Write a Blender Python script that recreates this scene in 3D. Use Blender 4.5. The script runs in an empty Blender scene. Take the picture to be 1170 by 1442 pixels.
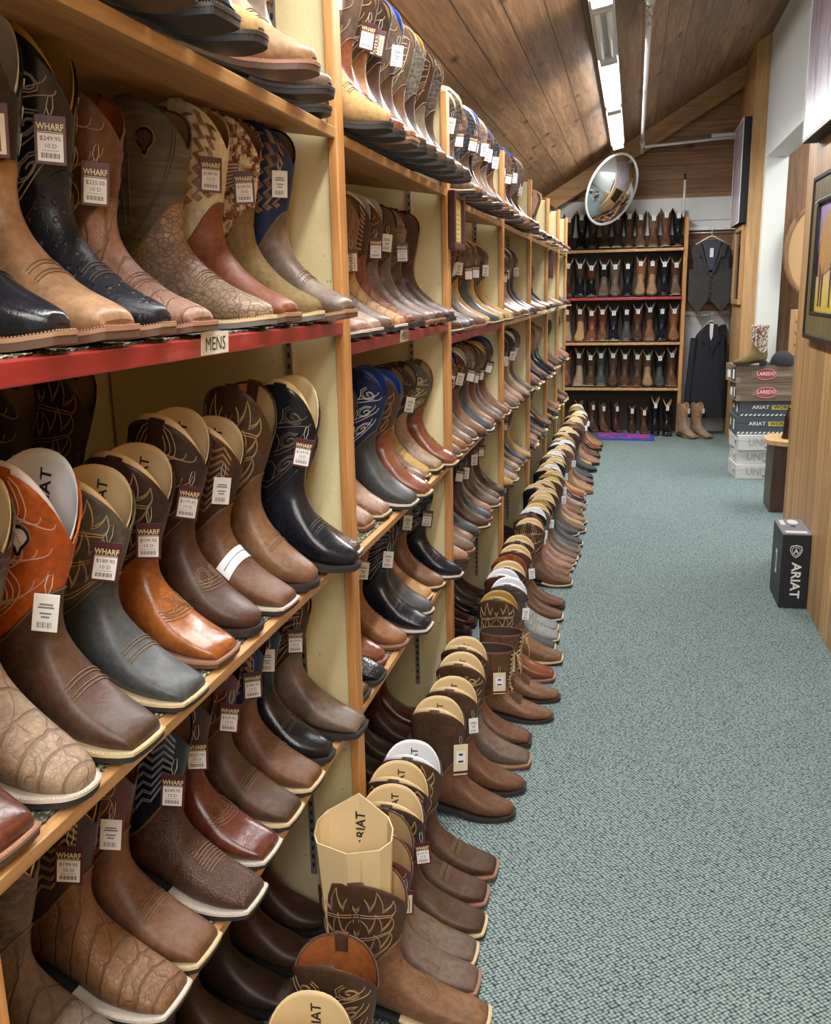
import bpy, bmesh, math, random
import numpy as np
from mathutils import Vector, Matrix
random.seed(7)
R = random.Random(11)
C = bpy.context.scene.collection
PI = math.pi
sc = bpy.context.scene

# ------------------------------------------------------------------ helpers
def lerp(a, b, t): return a + (b - a) * t

class MB:
    """collects vertices and faces with material indices; build() links ONE mesh object"""
    def __init__(s): s.v = []; s.f = []; s.m = []; s.sm = []
    def add(s, vs, fs, mi=0, smooth=False):
        n = len(s.v); s.v += [tuple(map(float, p)) for p in vs]
        for f in fs: s.f.append([n + i for i in f]); s.m.append(mi); s.sm.append(smooth)
        return s
    def box(s, x0, x1, y0, y1, z0, z1, mi=0, M=None):
        vs = [(x, y, z) for z in (z0, z1) for y in (y0, y1) for x in (x0, x1)]
        if M is not None: vs = [tuple(M @ Vector(p)) for p in vs]
        return s.add(vs, [(0, 2, 3, 1), (4, 5, 7, 6), (0, 1, 5, 4), (2, 6, 7, 3), (0, 4, 6, 2), (1, 3, 7, 5)], mi)
    def bbox(s, x0, x1, y0, y1, z0, z1, b=.002, mi=0, M=None):
        """box with chamfered edges"""
        bm = bmesh.new(); bmesh.ops.create_cube(bm, size=1)
        for v in bm.verts:
            v.co = Vector((lerp(x0, x1, v.co.x + .5), lerp(y0, y1, v.co.y + .5), lerp(z0, z1, v.co.z + .5)))
        bmesh.ops.bevel(bm, geom=list(bm.edges), offset=b, segments=2, profile=.5, affect='EDGES')
        bm.verts.index_update()
        vs = [v.co.copy() for v in bm.verts]
        if M is not None: vs = [M @ p for p in vs]
        s.add(vs, [[v.index for v in f.verts] for f in bm.faces], mi); bm.free(); return s
    def tube(s, pts, r, n=6, mi=0, cap=True, closed=False):
        pts = [Vector(p) for p in pts]; m = len(pts); rings = []
        up = None
        for i, p in enumerate(pts):
            if closed: t = pts[(i + 1) % m] - pts[i - 1]
            else: t = pts[min(i + 1, m - 1)] - pts[max(i - 1, 0)]
            if t.length < 1e-9: t = Vector((0, 0, 1))
            t.normalize()
            if up is None:
                up = Vector((0, 0, 1)) if abs(t.z) < .9 else Vector((1, 0, 0))
            a = up - t * up.dot(t)
            if a.length < 1e-4: a = t.orthogonal()
            a.normalize(); b = t.cross(a); up = a
            rr = r[i] if isinstance(r, (list, tuple)) else r
            rings.append([p + (a * math.cos(2 * PI * k / n) + b * math.sin(2 * PI * k / n)) * rr for k in range(n)])
        vs = [q for rg in rings for q in rg]; fs = []
        for i in range(m if closed else m - 1):
            j = (i + 1) % m
            for k in range(n):
                fs.append((i * n + k, i * n + (k + 1) % n, j * n + (k + 1) % n, j * n + k))
        if cap and not closed: fs.append(tuple(range(n))[::-1]); fs.append(tuple((m - 1) * n + k for k in range(n)))
        return s.add(vs, fs, mi, True)
    def grid(s, P, mi=0, closed_u=False, smooth=True):
        """P[i][j] grid of points; j direction optionally closed"""
        n = len(P); m = len(P[0]); vs = [q for row in P for q in row]; fs = []
        for i in range(n - 1):
            for j in range(m if closed_u else m - 1):
                k = (j + 1) % m
                fs.append((i * m + j, i * m + k, (i + 1) * m + k, (i + 1) * m + j))
        return s.add(vs, fs, mi, smooth)
    def prism(s, poly, z0, z1, mi=0, M=None):
        n = len(poly)
        vs = [(x, y, z0) for x, y in poly] + [(x, y, z1) for x, y in poly]
        if M is not None: vs = [tuple(M @ Vector(p)) for p in vs]
        fs = [tuple(range(n))[::-1], tuple(range(n, 2 * n))] + [(i, (i + 1) % n, n + (i + 1) % n, n + i) for i in range(n)]
        return s.add(vs, fs, mi)
    def mesh(s, name):
        me = bpy.data.meshes.new(name); me.from_pydata(s.v, [], s.f)
        me.polygons.foreach_set('material_index', s.m); me.polygons.foreach_set('use_smooth', s.sm)
        me.update(); return me
    def build(s, name, mats, parent=None, fix=True):
        me = s.mesh(name)
        if fix:
            bm = bmesh.new(); bm.from_mesh(me); bmesh.ops.recalc_face_normals(bm, faces=bm.faces); bm.to_mesh(me); bm.free()
        if not isinstance(mats, (list, tuple)): mats = [mats]
        for m in mats: me.materials.append(m)
        o = bpy.data.objects.new(name, me); C.objects.link(o)
        if parent: o.parent = parent
        return o

def tag(o, label=None, cat=None, group=None, kind=None):
    if label: o['label'] = label
    if cat: o['category'] = cat
    if group: o['group'] = group
    if kind: o['kind'] = kind
    return o
def empty(name, loc, rz=0, label=None, cat=None, group=None):
    o = bpy.data.objects.new(name, None); C.objects.link(o); o.location = loc; o.rotation_euler = (0, 0, rz)
    o.empty_display_size = .05
    return tag(o, label, cat, group)

_tx = {}
def text_geo(body, size=1.0, bold=False):
    """flat text as (verts, faces) centred on its own box, in the XY plane"""
    k = (body, bold)
    if k not in _tx:
        cu = bpy.data.curves.new('t', 'FONT'); cu.body = body; cu.size = 1; cu.align_x = 'CENTER'; cu.align_y = 'CENTER'
        cu.resolution_u = 2
        if bold: cu.offset = .02
        o = bpy.data.objects.new('t', cu); C.objects.link(o)
        bpy.context.view_layer.update()
        me = o.to_mesh()
        _tx[k] = ([v.co.copy() for v in me.vertices], [list(p.vertices) for p in me.polygons])
        o.to_mesh_clear(); bpy.data.objects.remove(o); bpy.data.curves.remove(cu)
    v, f = _tx[k]
    return [p * size for p in v], f
def add_text(mb, body, size, M, mi, bold=False, sx=1.0):
    v, f = text_geo(body, size, bold)
    mb.add([M @ Vector((p.x * sx, p.y, p.z)) for p in v], f, mi)

# ------------------------------------------------------------------ materials
class NT:
    def __init__(s, name):
        s.m = bpy.data.materials.new(name); s.m.use_nodes = True; s.t = s.m.node_tree; s.t.nodes.clear()
        s.o = s.n('ShaderNodeOutputMaterial'); s.b = s.n('ShaderNodeBsdfPrincipled'); s.l(s.b.outputs[0], s.o.inputs[0])
    def n(s, ty, **kw):
        nd = s.t.nodes.new(ty)
        for k, v in kw.items():
            if hasattr(nd, k) and k not in ('Scale',): setattr(nd, k, v)
            else: nd.inputs[k].default_value = v
        return nd
    def l(s, a, b): s.t.links.new(a, b)
    def co(s, scale=(1, 1, 1), rot=(0, 0, 0), kind='Object', loc=(0, 0, 0)):
        tc = s.n('ShaderNodeTexCoord'); mp = s.n('ShaderNodeMapping')
        mp.inputs['Scale'].default_value = scale; mp.inputs['Rotation'].default_value = rot; mp.inputs['Location'].default_value = loc
        s.l(tc.outputs[kind], mp.inputs[0]); return mp.outputs[0]
    def noise(s, v, sc, det=3, rough=.5, dist=0):
        t = s.n('ShaderNodeTexNoise'); s.l(v, t.inputs['Vector']); t.inputs['Scale'].default_value = sc
        t.inputs['Detail'].default_value = det; t.inputs['Roughness'].default_value = rough; t.inputs['Distortion'].default_value = dist
        return t.outputs['Fac']
    def vor(s, v, sc, feat='DISTANCE_TO_EDGE', out='Distance'):
        t = s.n('ShaderNodeTexVoronoi'); t.feature = feat; s.l(v, t.inputs['Vector']); t.inputs['Scale'].default_value = sc
        return t.outputs[out]
    def wave(s, v, sc, dist=0, det=2, dsc=1, dirn='X', typ='BANDS', prof='SIN'):
        t = s.n('ShaderNodeTexWave'); t.wave_type = typ; t.wave_profile = prof
        if typ == 'BANDS': t.bands_direction = dirn
        s.l(v, t.inputs['Vector']); t.inputs['Scale'].default_value = sc; t.inputs['Distortion'].default_value = dist
        t.inputs['Detail'].default_value = det; t.inputs['Detail Scale'].default_value = dsc
        return t.outputs['Fac']
    def ramp(s, f, stops, interp='LINEAR'):
        r = s.n('ShaderNodeValToRGB'); r.color_ramp.interpolation = interp
        e = r.color_ramp.elements
        while len(e) < len(stops): e.new(.5)
        for i, (p, c) in enumerate(stops):
            e[i].position = p; e[i].color = (*c, 1) if len(c) == 3 else c
        s.l(f, r.inputs[0]); return r.outputs[0]
    def mix(s, f, a, b, bt='MIX'):
        m = s.n('ShaderNodeMix'); m.data_type = 'RGBA'; m.blend_type = bt
        for i, x in ((0, f), (6, a), (7, b)):
            if isinstance(x, bpy.types.NodeSocket): s.l(x, m.inputs[i])
            elif i == 0: m.inputs[0].default_value = x
            else: m.inputs[i].default_value = (*x, 1)
        return m.outputs[2]
    def math(s, op, a, b=0.0):
        m = s.n('ShaderNodeMath'); m.operation = op
        for i, x in enumerate((a, b)):
            if isinstance(x, bpy.types.NodeSocket): s.l(x, m.inputs[i])
            else: m.inputs[i].default_value = x
        return m.outputs[0]
    def bump(s, h, dist=.001, strength=1.0, prev=None):
        b = s.n('ShaderNodeBump'); b.inputs['Distance'].default_value = dist; b.inputs['Strength'].default_value = strength
        s.l(h, b.inputs['Height'])
        if prev is not None: s.l(prev, b.inputs['Normal'])
        return b.outputs[0]
    def set(s, col=None, rough=None, metal=None, nrm=None, coat=None, spec=None, emis=None, es=0):
        I = s.b.inputs
        def put(k, x):
            if x is None: return
            if isinstance(x, bpy.types.NodeSocket): s.l(x, I[k])
            else: I[k].default_value = (*x, 1) if isinstance(x, tuple) and len(x) == 3 else x
        put('Base Color', col); put('Roughness', rough); put('Metallic', metal); put('Normal', nrm); put('Coat Weight', coat)
        put('Specular IOR Level', spec)
        if coat is not None: I['Coat Roughness'].default_value = .2
        if emis is not None: put('Emission Color', emis); I['Emission Strength'].default_value = es
        return s.m

_mc = {}
def plain(name, col, rough=.5, metal=0, spec=None):
    if name not in _mc:
        t = NT(name); _mc[name] = t.set(col, rough, metal, spec=spec)
    return _mc[name]

def leather(key, col, col2=None, rough=.42, kind='smooth'):
    """kind: smooth pebble croc caiman ostrich suede worn swirl camo"""
    name = f'{kind}_{key}_leather'
    if name in _mc: return _mc[name]
    t = NT(name); v = t.co(); seed = sum(map(ord, key)) * .37
    v2 = t.co(loc=(seed, seed * .7, 0))
    c2 = col2 or tuple(min(1, x * 1.45 + .004) for x in col)
    c1 = tuple(x * .62 for x in col)
    n1 = t.noise(v2, 14, 3, .6)
    c = t.ramp(n1, [(.3, c1), (.52, col), (.75, c2)])
    fine = t.noise(v, 420, 2, .5); n3 = t.noise(v2, 95, 3, .6); c = t.mix(.45, c, t.ramp(n3, [(.35, c1), (.7, c2)]))
    nrm = t.bump(fine, .0004, .5)
    if kind == 'smooth':
        cr = t.noise(v, 60, 3, .6, 1.2); nrm = t.bump(cr, .0012, .35, nrm)
    elif kind == 'worn':
        sc_ = t.noise(v2, 32, 5, .7, .6)
        c = t.mix(t.ramp(sc_, [(.5, (0, 0, 0)), (.68, (.75, .75, .75))]), c, c2)
        nrm = t.bump(sc_, .0015, .3, nrm)
    elif kind == 'pebble':
        pv = t.vor(v, 330, 'F1'); nrm = t.bump(pv, .0012, .9)
    elif kind == 'croc':
        vv = t.co(scale=(1, .7, 1.1)); e = t.vor(vv, 105); m = t.ramp(e, [(.0, (0, 0, 0)), (.12, (1, 1, 1))])
        c = t.mix(m, tuple(x * .5 for x in col), c); nrm = t.bump(m, .0009, .6)
    elif kind == 'caiman':
        w = t.wave(v, 11, 1.6, 2, 3, 'X'); w2 = t.wave(t.co(scale=(1, 1, 1), rot=(.6, 0, .08)), 8, 3.5, 2, 4, 'Y'); e = t.vor(v, 120)
        m = t.ramp(w, [(.0, (0, 0, 0)), (.07, (1, 1, 1))]); m2 = t.ramp(w2, [(.0, (.3, .3, .3)), (.05, (1, 1, 1))]); m3 = t.ramp(e, [(.0, (.8, .8, .8)), (.08, (1, 1, 1))])
        mm = t.mix(1, t.mix(1, m, m2, 'MULTIPLY'), m3, 'MULTIPLY'); c = t.mix(mm, tuple(x * .62 for x in col), c); nrm = t.bump(mm, .0022, .7)
    elif kind == 'ostrich':
        e = t.vor(v, 75, 'F1'); m = t.ramp(e, [(.18, (1, 1, 1)), (.34, (0, 0, 0))])
        c = t.mix(m, c, tuple(min(1, x * 1.5 + .01) for x in col)); nrm = t.bump(m, .0018, .8, nrm)
        w = t.noise(v, 120, 3, .7, 1); nrm = t.bump(w, .0015, .5, nrm)
    elif kind == 'suede':
        sn = t.noise(v, 90, 4, .7); c = t.mix(t.ramp(sn, [(.35, (0, 0, 0)), (.7, (.6, .6, .6))]), c, c2); nrm = t.bump(sn, .001, .5)
    elif kind == 'brushed':
        w = t.noise(t.co(scale=(1, 1, 7), rot=(0, .75, 0)), 12, 4, .6, .3)
        c = t.ramp(w, [(.3, c1), (.5, col), (.7, c2)])
    elif kind == 'swirl':
        w = t.wave(v2, 22, 9, 2, 1.6, 'Z'); m = t.ramp(w, [(.80, (0, 0, 0)), (.90, (1, 1, 1)), (.99, (.2, .2, .2))])
        c = t.mix(m, c, col2 or (.4, .3, .18)); nrm = t.bump(m, .001, .6, nrm)
    elif kind == 'camo':
        tc = t.co(); sn = t.n('ShaderNodeVectorMath'); sn.operation = 'SNAP'; sn.inputs[1].default_value = (.0035, .0035, .0035)
        t.l(tc, sn.inputs[0]); n = t.noise(sn.outputs[0], 55, 3, .75)
        c = t.ramp(n, [(0, (.10, .045, .03)), (.42, (.24, .11, .07)), (.48, (.45, .36, .27)), (.54, (.72, .66, .56))], 'CONSTANT')
    t.set(c, rough, nrm=nrm, coat=.22 if rough < .3 else (.05 if rough < .42 else 0.0), spec=.24)
    _mc[name] = t.m
    return t.m

K = dict(black=(.009, .009, .010), navyblack=(.010, .011, .016), dark=(.045, .026, .018), darkbrown=(.062, .030, .018), brown=(.115, .055, .028),
         medbrown=(.165, .085, .042), warm=(.23, .10, .042), tan=(.31, .18, .095), honey=(.38, .21, .075), wheat=(.34, .22, .09), cognac=(.27, .085, .018),
         redbrown=(.10, .028, .016), brick=(.19, .062, .032), grey=(.21, .22, .21), taupe=(.135, .093, .068), stone=(.26, .185, .125),
         orange=(.40, .085, .013), olive=(.155, .11, .045), cream=(.58, .53, .41), navy=(.012, .026, .10), blue=(.03, .06, .2),
         umber=(.072, .038, .022), rust=(.20, .055, .02), slate=(.055, .060, .062), greyolive=(.10, .092, .068), pinktan=(.27, .155, .105))
def L(spec):
    """'worn:brown' -> leather material"""
    k, c = spec.split(':')
    r = dict(smooth=.40, pebble=.38, croc=.34, caiman=.42, ostrich=.34, suede=.9, worn=.44, swirl=.5, camo=.8, brushed=.6)[k]
    if c in ('cognac', 'redbrown', 'black', 'navyblack', 'brick') and k in ('smooth', 'croc'): r = .2
    return leather(c, K[c], None if k != 'swirl' else tuple(min(1, x * 1.6 + .10) for x in K[c]), r, k)

def wood(name, dark, mid, light, axis='Y', plank=None, knots=False, rough=.5, gscale=1.0, boardvar=.25):
    """plank=(axis across boards, board width)"""
    t = NT(name)
    st = {'X': (.6, 12, 12), 'Y': (12, .6, 12), 'Z': (12, 12, .6)}[axis]
    v = t.co(scale=tuple(x * gscale for x in st)); src = v
    sep = t.n('ShaderNodeSeparateXYZ'); t.l(t.co(), sep.inputs[0])
    if plank:
        ax, w = plank
        q = t.math('DIVIDE', sep.outputs[ax], w); idn = t.math('FLOOR', q); fr = t.math('FRACT', q)
        wn = t.n('ShaderNodeTexWhiteNoise'); wn.noise_dimensions = '1D'; t.l(idn, wn.inputs['W'])
        add = t.n('ShaderNodeVectorMath'); add.operation = 'MULTIPLY_ADD'; add.inputs[1].default_value = (9, 9, 9)
        cmb = t.n('ShaderNodeCombineXYZ'); t.l(wn.outputs[0], cmb.inputs[0]); t.l(wn.outputs[0], cmb.inputs[1]); t.l(wn.outputs[0], cmb.inputs[2])
        t.l(cmb.outputs[0], add.inputs[0]); t.l(v, add.inputs[2]); src = add.outputs[0]
        # board ends: shift pieces along the grain
        al = {'X': 0, 'Y': 1, 'Z': 2}[axis]
        pz = t.math('ADD', t.math('DIVIDE', sep.outputs[al], 2.4), t.math('MULTIPLY', wn.outputs[0], 7))
        pid = t.math('ADD', t.math('FLOOR', pz), t.math('MULTIPLY', idn, 17.3))
        wn2 = t.n('ShaderNodeTexWhiteNoise'); wn2.noise_dimensions = '1D'; t.l(pid, wn2.inputs['W'])
    g = t.noise(src, 2.2, 4, .6, .7); g2 = t.noise(src, 9, 3, .6, .2)
    c = t.ramp(g, [(.3, dark), (.5, mid), (.68, light)])
    c = t.mix(.35, c, t.ramp(g2, [(.35, dark), (.65, light)]))
    h = g2
    if knots:
        kv = t.co(scale=tuple(3.0 if a == axis else 7.5 for a in 'XYZ'))
        kd = t.vor(kv, .9, 'F1'); km = t.ramp(kd, [(.05, (1, 1, 1)), (.13, (.45, .45, .45)), (.22, (0, 0, 0))])
        c = t.mix(km, c, tuple(x * .3 for x in dark))
    if plank:
        hsv = t.n('ShaderNodeHueSaturation'); t.l(c, hsv.inputs['Color'])
        t.l(t.math('ADD', t.math('MULTIPLY', wn2.outputs[0], boardvar * 2), 1 - boardvar), hsv.inputs['Value']); c = hsv.outputs[0]
        gr = t.math('ABSOLUTE', t.math('SUBTRACT', fr, .5))
        gm = t.ramp(gr, [(.478, (1, 1, 1)), (.492, (0, 0, 0))])
        c = t.mix(gm, tuple(x * .22 for x in dark), c)
        nrm = t.bump(gm, .002, .25, t.bump(h, .001, .3))
    else: nrm = t.bump(h, .0008, .3)
    return t.set(c, rough, nrm=nrm)

M = {}
M['ceil'] = wood('cedar_ceiling_boards', (.13, .062, .027), (.235, .122, .058), (.38, .215, .105), 'Y', (0, .145), True, .55)
M['gable'] = wood('cedar_wall_boards', (.14, .066, .028), (.24, .122, .055), (.37, .20, .095), 'X', (2, .14), True, .6)
M['beam'] = wood('rafter_wood', (.24, .12, .045), (.37, .20, .08), (.50, .29, .13), 'X', None, False, .6)
M['wallwood'] = wood('fir_wall_boards', (.34, .17, .06), (.53, .30, .115), (.66, .42, .19), 'Z', (1, .19), False, .5, .7, .14)
M['wingwood'] = wood('fir_column_wood', (.36, .19, .075), (.52, .30, .13), (.64, .41, .20), 'Z', None, False, .5, .5)
M['edge'] = wood('stained_pine_edging', (.34, .14, .035), (.52, .245, .07), (.66, .36, .13), 'Z', None, False, .45, 1.2)
M['shelfwood'] = wood('stained_pine_shelf', (.30, .145, .05), (.48, .26, .10), (.62, .37, .16), 'Y', None, False, .5, 1.2)
M['brownwood'] = wood('brown_barn_wood', (.14, .07, .035), (.24, .125, .06), (.33, .18, .09), 'Z', None, True, .6)
M['greywood'] = wood('grey_siding', (.17, .13, .10), (.28, .22, .17), (.36, .30, .24), 'X', (2, .05), False, .7)
M['liveedge'] = wood('live_edge_wood', (.45, .25, .09), (.62, .40, .18), (.72, .50, .26), 'Y', None, True, .4, .6)
M['darkbox'] = wood('dark_stained_wood', (.03, .013, .008), (.065, .028, .016), (.11, .05, .03), 'Z', None, False, .4)
def mat_panel():
    t = NT('cream_painted_panel'); v = t.co(); n = t.noise(v, 70, 4, .6); n2 = t.noise(v, 3, 3, .6)
    c = t.ramp(n2, [(.3, (.66, .57, .31)), (.7, (.76, .67, .39))])
    sp = t.noise(v, 38, 2, .6); c = t.mix(t.ramp(sp, [(.72, (0, 0, 0)), (.76, (1, 1, 1))]), c, (.4, .33, .18))
    return t.set(c, .6, nrm=t.bump(n, .0015, .5))
M['panel'] = mat_panel()
def mat_red():
    t = NT('red_painted_shelf_edge'); v = t.co(scale=(6, 1.2, 6)); n = t.noise(v, 6, 4, .65)
    c = t.ramp(n, [(.3, (.24, .014, .016)), (.55, (.32, .025, .025)), (.78, (.42, .085, .075))]); return t.set(c, .3, nrm=t.bump(n, .001, .3))
M['red'] = mat_red()
def mat_white(name, col, r=.6):
    t = NT(name); n = t.noise(t.co(), 60, 3, .6); return t.set(t.ramp(t.noise(t.co(), 1.5, 2), [(.3, tuple(x * .95 for x in col)), (.7, col)]), r, nrm=t.bump(n, .0015, .35))
M['white'] = mat_white('white_plaster', (.72, .74, .74)); M['jamb'] = mat_white('white_trim_paint', (.74, .77, .74), .45)
def mat_carpet():
    t = NT('teal_loop_carpet')
    v = t.co(rot=(0, 0, math.radians(-38)), kind='Object')
    dn = t.n('ShaderNodeMapping'); t.l(v, dn.inputs[0]); dn.inputs['Scale'].default_value = (96, 118, 1)
    ns = t.noise(v, 40, 2, .6); off = t.n('ShaderNodeVectorMath'); off.operation = 'MULTIPLY_ADD'
    cm = t.n('ShaderNodeCombineXYZ'); t.l(ns, cm.inputs[0]); t.l(ns, cm.inputs[1]); t.l(cm.outputs[0], off.inputs[0]); off.inputs[1].default_value = (.35, .35, 0)
    t.l(dn.outputs[0], off.inputs[2])
    vo = t.n('ShaderNodeTexVoronoi'); vo.feature = 'F1'; vo.inputs['Scale'].default_value = 1; vo.inputs['Randomness'].default_value = .33; t.l(off.outputs[0], vo.inputs['Vector'])
    f = t.ramp(vo.outputs['Distance'], [(.18, (1, 1, 1)), (.42, (.62, .62, .62)), (.54, (.3, .3, .3)), (.68, (0, 0, 0))])
    big = t.noise(v, 1.3, 3, .6); light = t.mix(big, (.285, .375, .37), (.37, .46, .455)); dark = (.016, .038, .042)
    c = t.mix(f, dark, light)
    return t.set(c, .95, nrm=t.bump(f, .003, .8), spec=.1)
M['carpet'] = mat_carpet()
def mat_shelfcarpet():
    t = NT('speckled_shelf_carpet'); v = t.co(scale=(1, .6, 1)); d = t.vor(v, 190, 'F1'); n = t.noise(v, 60, 3, .7)
    c = t.mix(t.ramp(d, [(.2, (1, 1, 1)), (.6, (0, 0, 0))]), (.05, .06, .04), t.ramp(n, [(.35, (.22, .23, .17)), (.65, (.50, .48, .36))]))
    return t.set(c, .95, nrm=t.bump(d, .002, .8), spec=.1)
M['shelfcarpet'] = mat_shelfcarpet()
M['metal'] = plain('galvanised_metal', (.55, .52, .44), .4, .8); M['slot'] = plain('dark_slots', (.02, .02, .02), .8)
M['sign'] = plain('cream_sign_card', (.66, .64, .56), .5); M['ink'] = plain('black_ink', (.02, .02, .022), .5); M['tagwhite'] = plain('white_sticker', (.80, .81, .82), .5)
M['tagmaroon'] = plain('maroon_card', (.07, .012, .016), .4); M['taggold'] = plain('pale_gold_print', (.75, .66, .38), .4); M['greyink'] = plain('grey_print', (.18, .2, .22), .6)
M['tagcream'] = plain('cream_card', (.70, .62, .42), .5); M['string'] = plain('white_string', (.6, .6, .56), .6)
M['housing'] = plain('white_enamel', (.72, .74, .76), .35); M['pipe'] = plain('white_painted_pipe', (.78, .78, .75), .4)
M['cardtan'] = plain('tan_cardboard', (.68, .53, .29), .55); M['cardgold'] = plain('golden_card', (.40, .26, .06), .5); M['cardwhite'] = plain('white_card', (.76, .78, .82), .5)
M['cardblue'] = plain('blue_card', (.03, .08, .35), .45)
M['lin_tan'] = plain('tan_boot_lining', (.42, .29, .15), .6); M['lin_dark'] = plain('dark_boot_lining', (.05, .032, .02), .7)
M['lin_rust'] = leather('rustlining', (.30, .10, .03), None, .5, 'smooth')
M['welt_cream'] = plain('cream_welt', (.62, .50, .30), .5); M['welt_pink'] = plain('pinkish_leather_welt', (.36, .19, .13), .45); M['welt_white'] = plain('white_stitched_welt', (.62, .56, .48), .5)
M['welt_dark'] = plain('dark_welt', (.035, .028, .024), .5); M['welt_tan'] = plain('tan_welt', (.36, .22, .12), .5)
M['rub_black'] = plain('black_rubber_sole', (.018, .018, .02), .6); M['rub_grey'] = plain('grey_rubber_sole', (.14, .14, .14), .6); M['sole_brown'] = plain('brown_leather_sole', (.10, .055, .035), .5)
M['tube'] = NT('lit_fluorescent_tube').set((1, 1, 1), .3, emis=(.93, .97, 1.0), es=16)
M['unlit'] = plain('unlit_fluorescent_tube', (.85, .86, .88), .3)
M['chrome'] = plain('mirror_surface', (.9, .91, .92), .02, 1.0)

STC = {}
def stmat(c):
    cols = dict(cream=(.62, .55, .40), gold=(.50, .36, .17), white=(.75, .75, .74), tan=(.36, .23, .12), pink=(.55, .33, .25), dim=(.10, .08, .06), black=(.02, .02, .024), toe=(.20, .125, .065), blue=(.25, .30, .5), grey=(.3, .3, .32))
    return plain('stitching_' + c, cols[c], .55)

# ------------------------------------------------------------------ the boot surface
# station: s, front/top (x,z), sole-side/back (x,z), half width, side exponent for the lower half
ST = [(0.00, (.300, .030), (.300, .0195), 0, .42), (.03, (.297, .0385), (.298, .0185), 1, .45), (.09, (.284, .0455), (.285, .0155), 2, .48), (.20, (.262, .053), (.258, .0115), 3, .52),
      (.30, (.234, .063), (.228, .010), 4, .56), (.40, (.204, .079), (.192, .0115), 5, .6), (.50, (.176, .100), (.150, .020), 6, .62), (.58, (.160, .118), (.098, .031), 7, .65),
      (.66, (.151, .134), (.038, .036), 8, .75), (.74, (.147, .147), (.010, .052), 9, .85), (.82, (.145, .160), (.004, .082), 10, .9), (.90, (.1445, .172), (.006, .112), 11, .9),
      (1.0, (.145, .186), (.010, .140), 12, .9)]
WD = {'square': [.0335, .0365, .0405, .0450, .0475, .0475, .042, .0375, .0345, .0335, .0345, .037, .0400],
      'round':  [.012, .021, .0310, .0405, .0465, .0465, .041, .0370, .0345, .0335, .0345, .037, .0400],
      'snip':   [.013, .018, .0260, .0355, .0440, .0455, .041, .0370, .0345, .0335, .0345, .037, .0400]}
BULGE = {'square': [.003, .005, .004, .002], 'round': [.002, .004, .004, .002], 'snip': [.001, .001, .002, 0]}
SV = np.array([r[0] for r in ST]); FX = np.array([r[1][0] for r in ST]); FZ = np.array([r[1][1] for r in ST])
BX = np.array([r[2][0] for r in ST]); BZ = np.array([r[2][1] for r in ST]); EX = np.array([r[4] for r in ST])
def cub(xs, ys, x):
    """Catmull-Rom style interpolation through a table"""
    i = int(np.clip(np.searchsorted(xs, x) - 1, 0, len(xs) - 2)); h = xs[i + 1] - xs[i]; t = (x - xs[i]) / h
    d = lambda k: (ys[min(k + 1, len(ys) - 1)] - ys[max(k - 1, 0)]) / (xs[min(k + 1, len(xs) - 1)] - xs[max(k - 1, 0)])
    m0, m1 = d(i) * h, d(i + 1) * h
    return (2 * t**3 - 3 * t**2 + 1) * ys[i] + (t**3 - 2 * t**2 + t) * m0 + (-2 * t**3 + 3 * t**2) * ys[i + 1] + (t**3 - t**2) * m1
def sp(a, e): return math.copysign(abs(a) ** e, a)
ZT = .335
def ztop(th, cut):
    s_ = abs(math.sin(th)); c_ = math.cos(th)
    if cut == 'flat': return ZT - .012
    df, db = (.085, .062) if cut == 'deep' else (.068, .05)
    return ZT - (df if c_ > 0 else db) * (1 - s_)
def surf(toe, cut, s, th, inset=0.0):
    c, n = math.cos(th), math.sin(th)
    if s <= 1.0:
        W = cub(SV, WD[toe], s); fx, fz, bx, bz = cub(SV, FX, s), cub(SV, FZ, s), cub(SV, BX, s), cub(SV, BZ, s)
        ex = cub(SV, EX, s)
        e = ex if c < 0 else lerp(1.0, ex, .25) if s < .55 else lerp(.95, ex, (s - .55) / .45)
        k = (1 + sp(c, .85 if c < 0 else 1.0)) / 2 if s < .55 else (1 + c) / 2
        x = lerp(bx, fx, k); z = lerp(bz, fz, k); y = W * sp(n, e)
        b = BULGE[toe]; bl = np.interp(s, [0, .03, .09, .2, .3], b + [0])
        x -= bl * (abs(y) / max(W, .001)) ** 2
        m = Vector(((fx + bx) / 2, 0, (fz + bz) / 2)); p = Vector((x, y, z))
    else:
        h = s - 1.0; p0 = surf(toe, cut, 1.0, th)
        zt = ztop(th, cut); e = .9
        X = .082 + .080 * sp(c, e); Y = .050 * sp(n, e)
        g = h ** .8
        p = Vector((lerp(p0.x, X, g), lerp(p0.y, Y, g), lerp(p0.z, zt, h)))
        # calf: slight belly
        p.y *= 1 + .04 * math.sin(PI * h)
        m = Vector((.08, 0, p.z))
    if inset:
        d = p - m
        if d.length > 1e-6: p = p + d.normalized() * inset
    return p
def sbound(th): return .915 + .125 * math.cos(2 * th) + .02 * math.cos(th)

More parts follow.
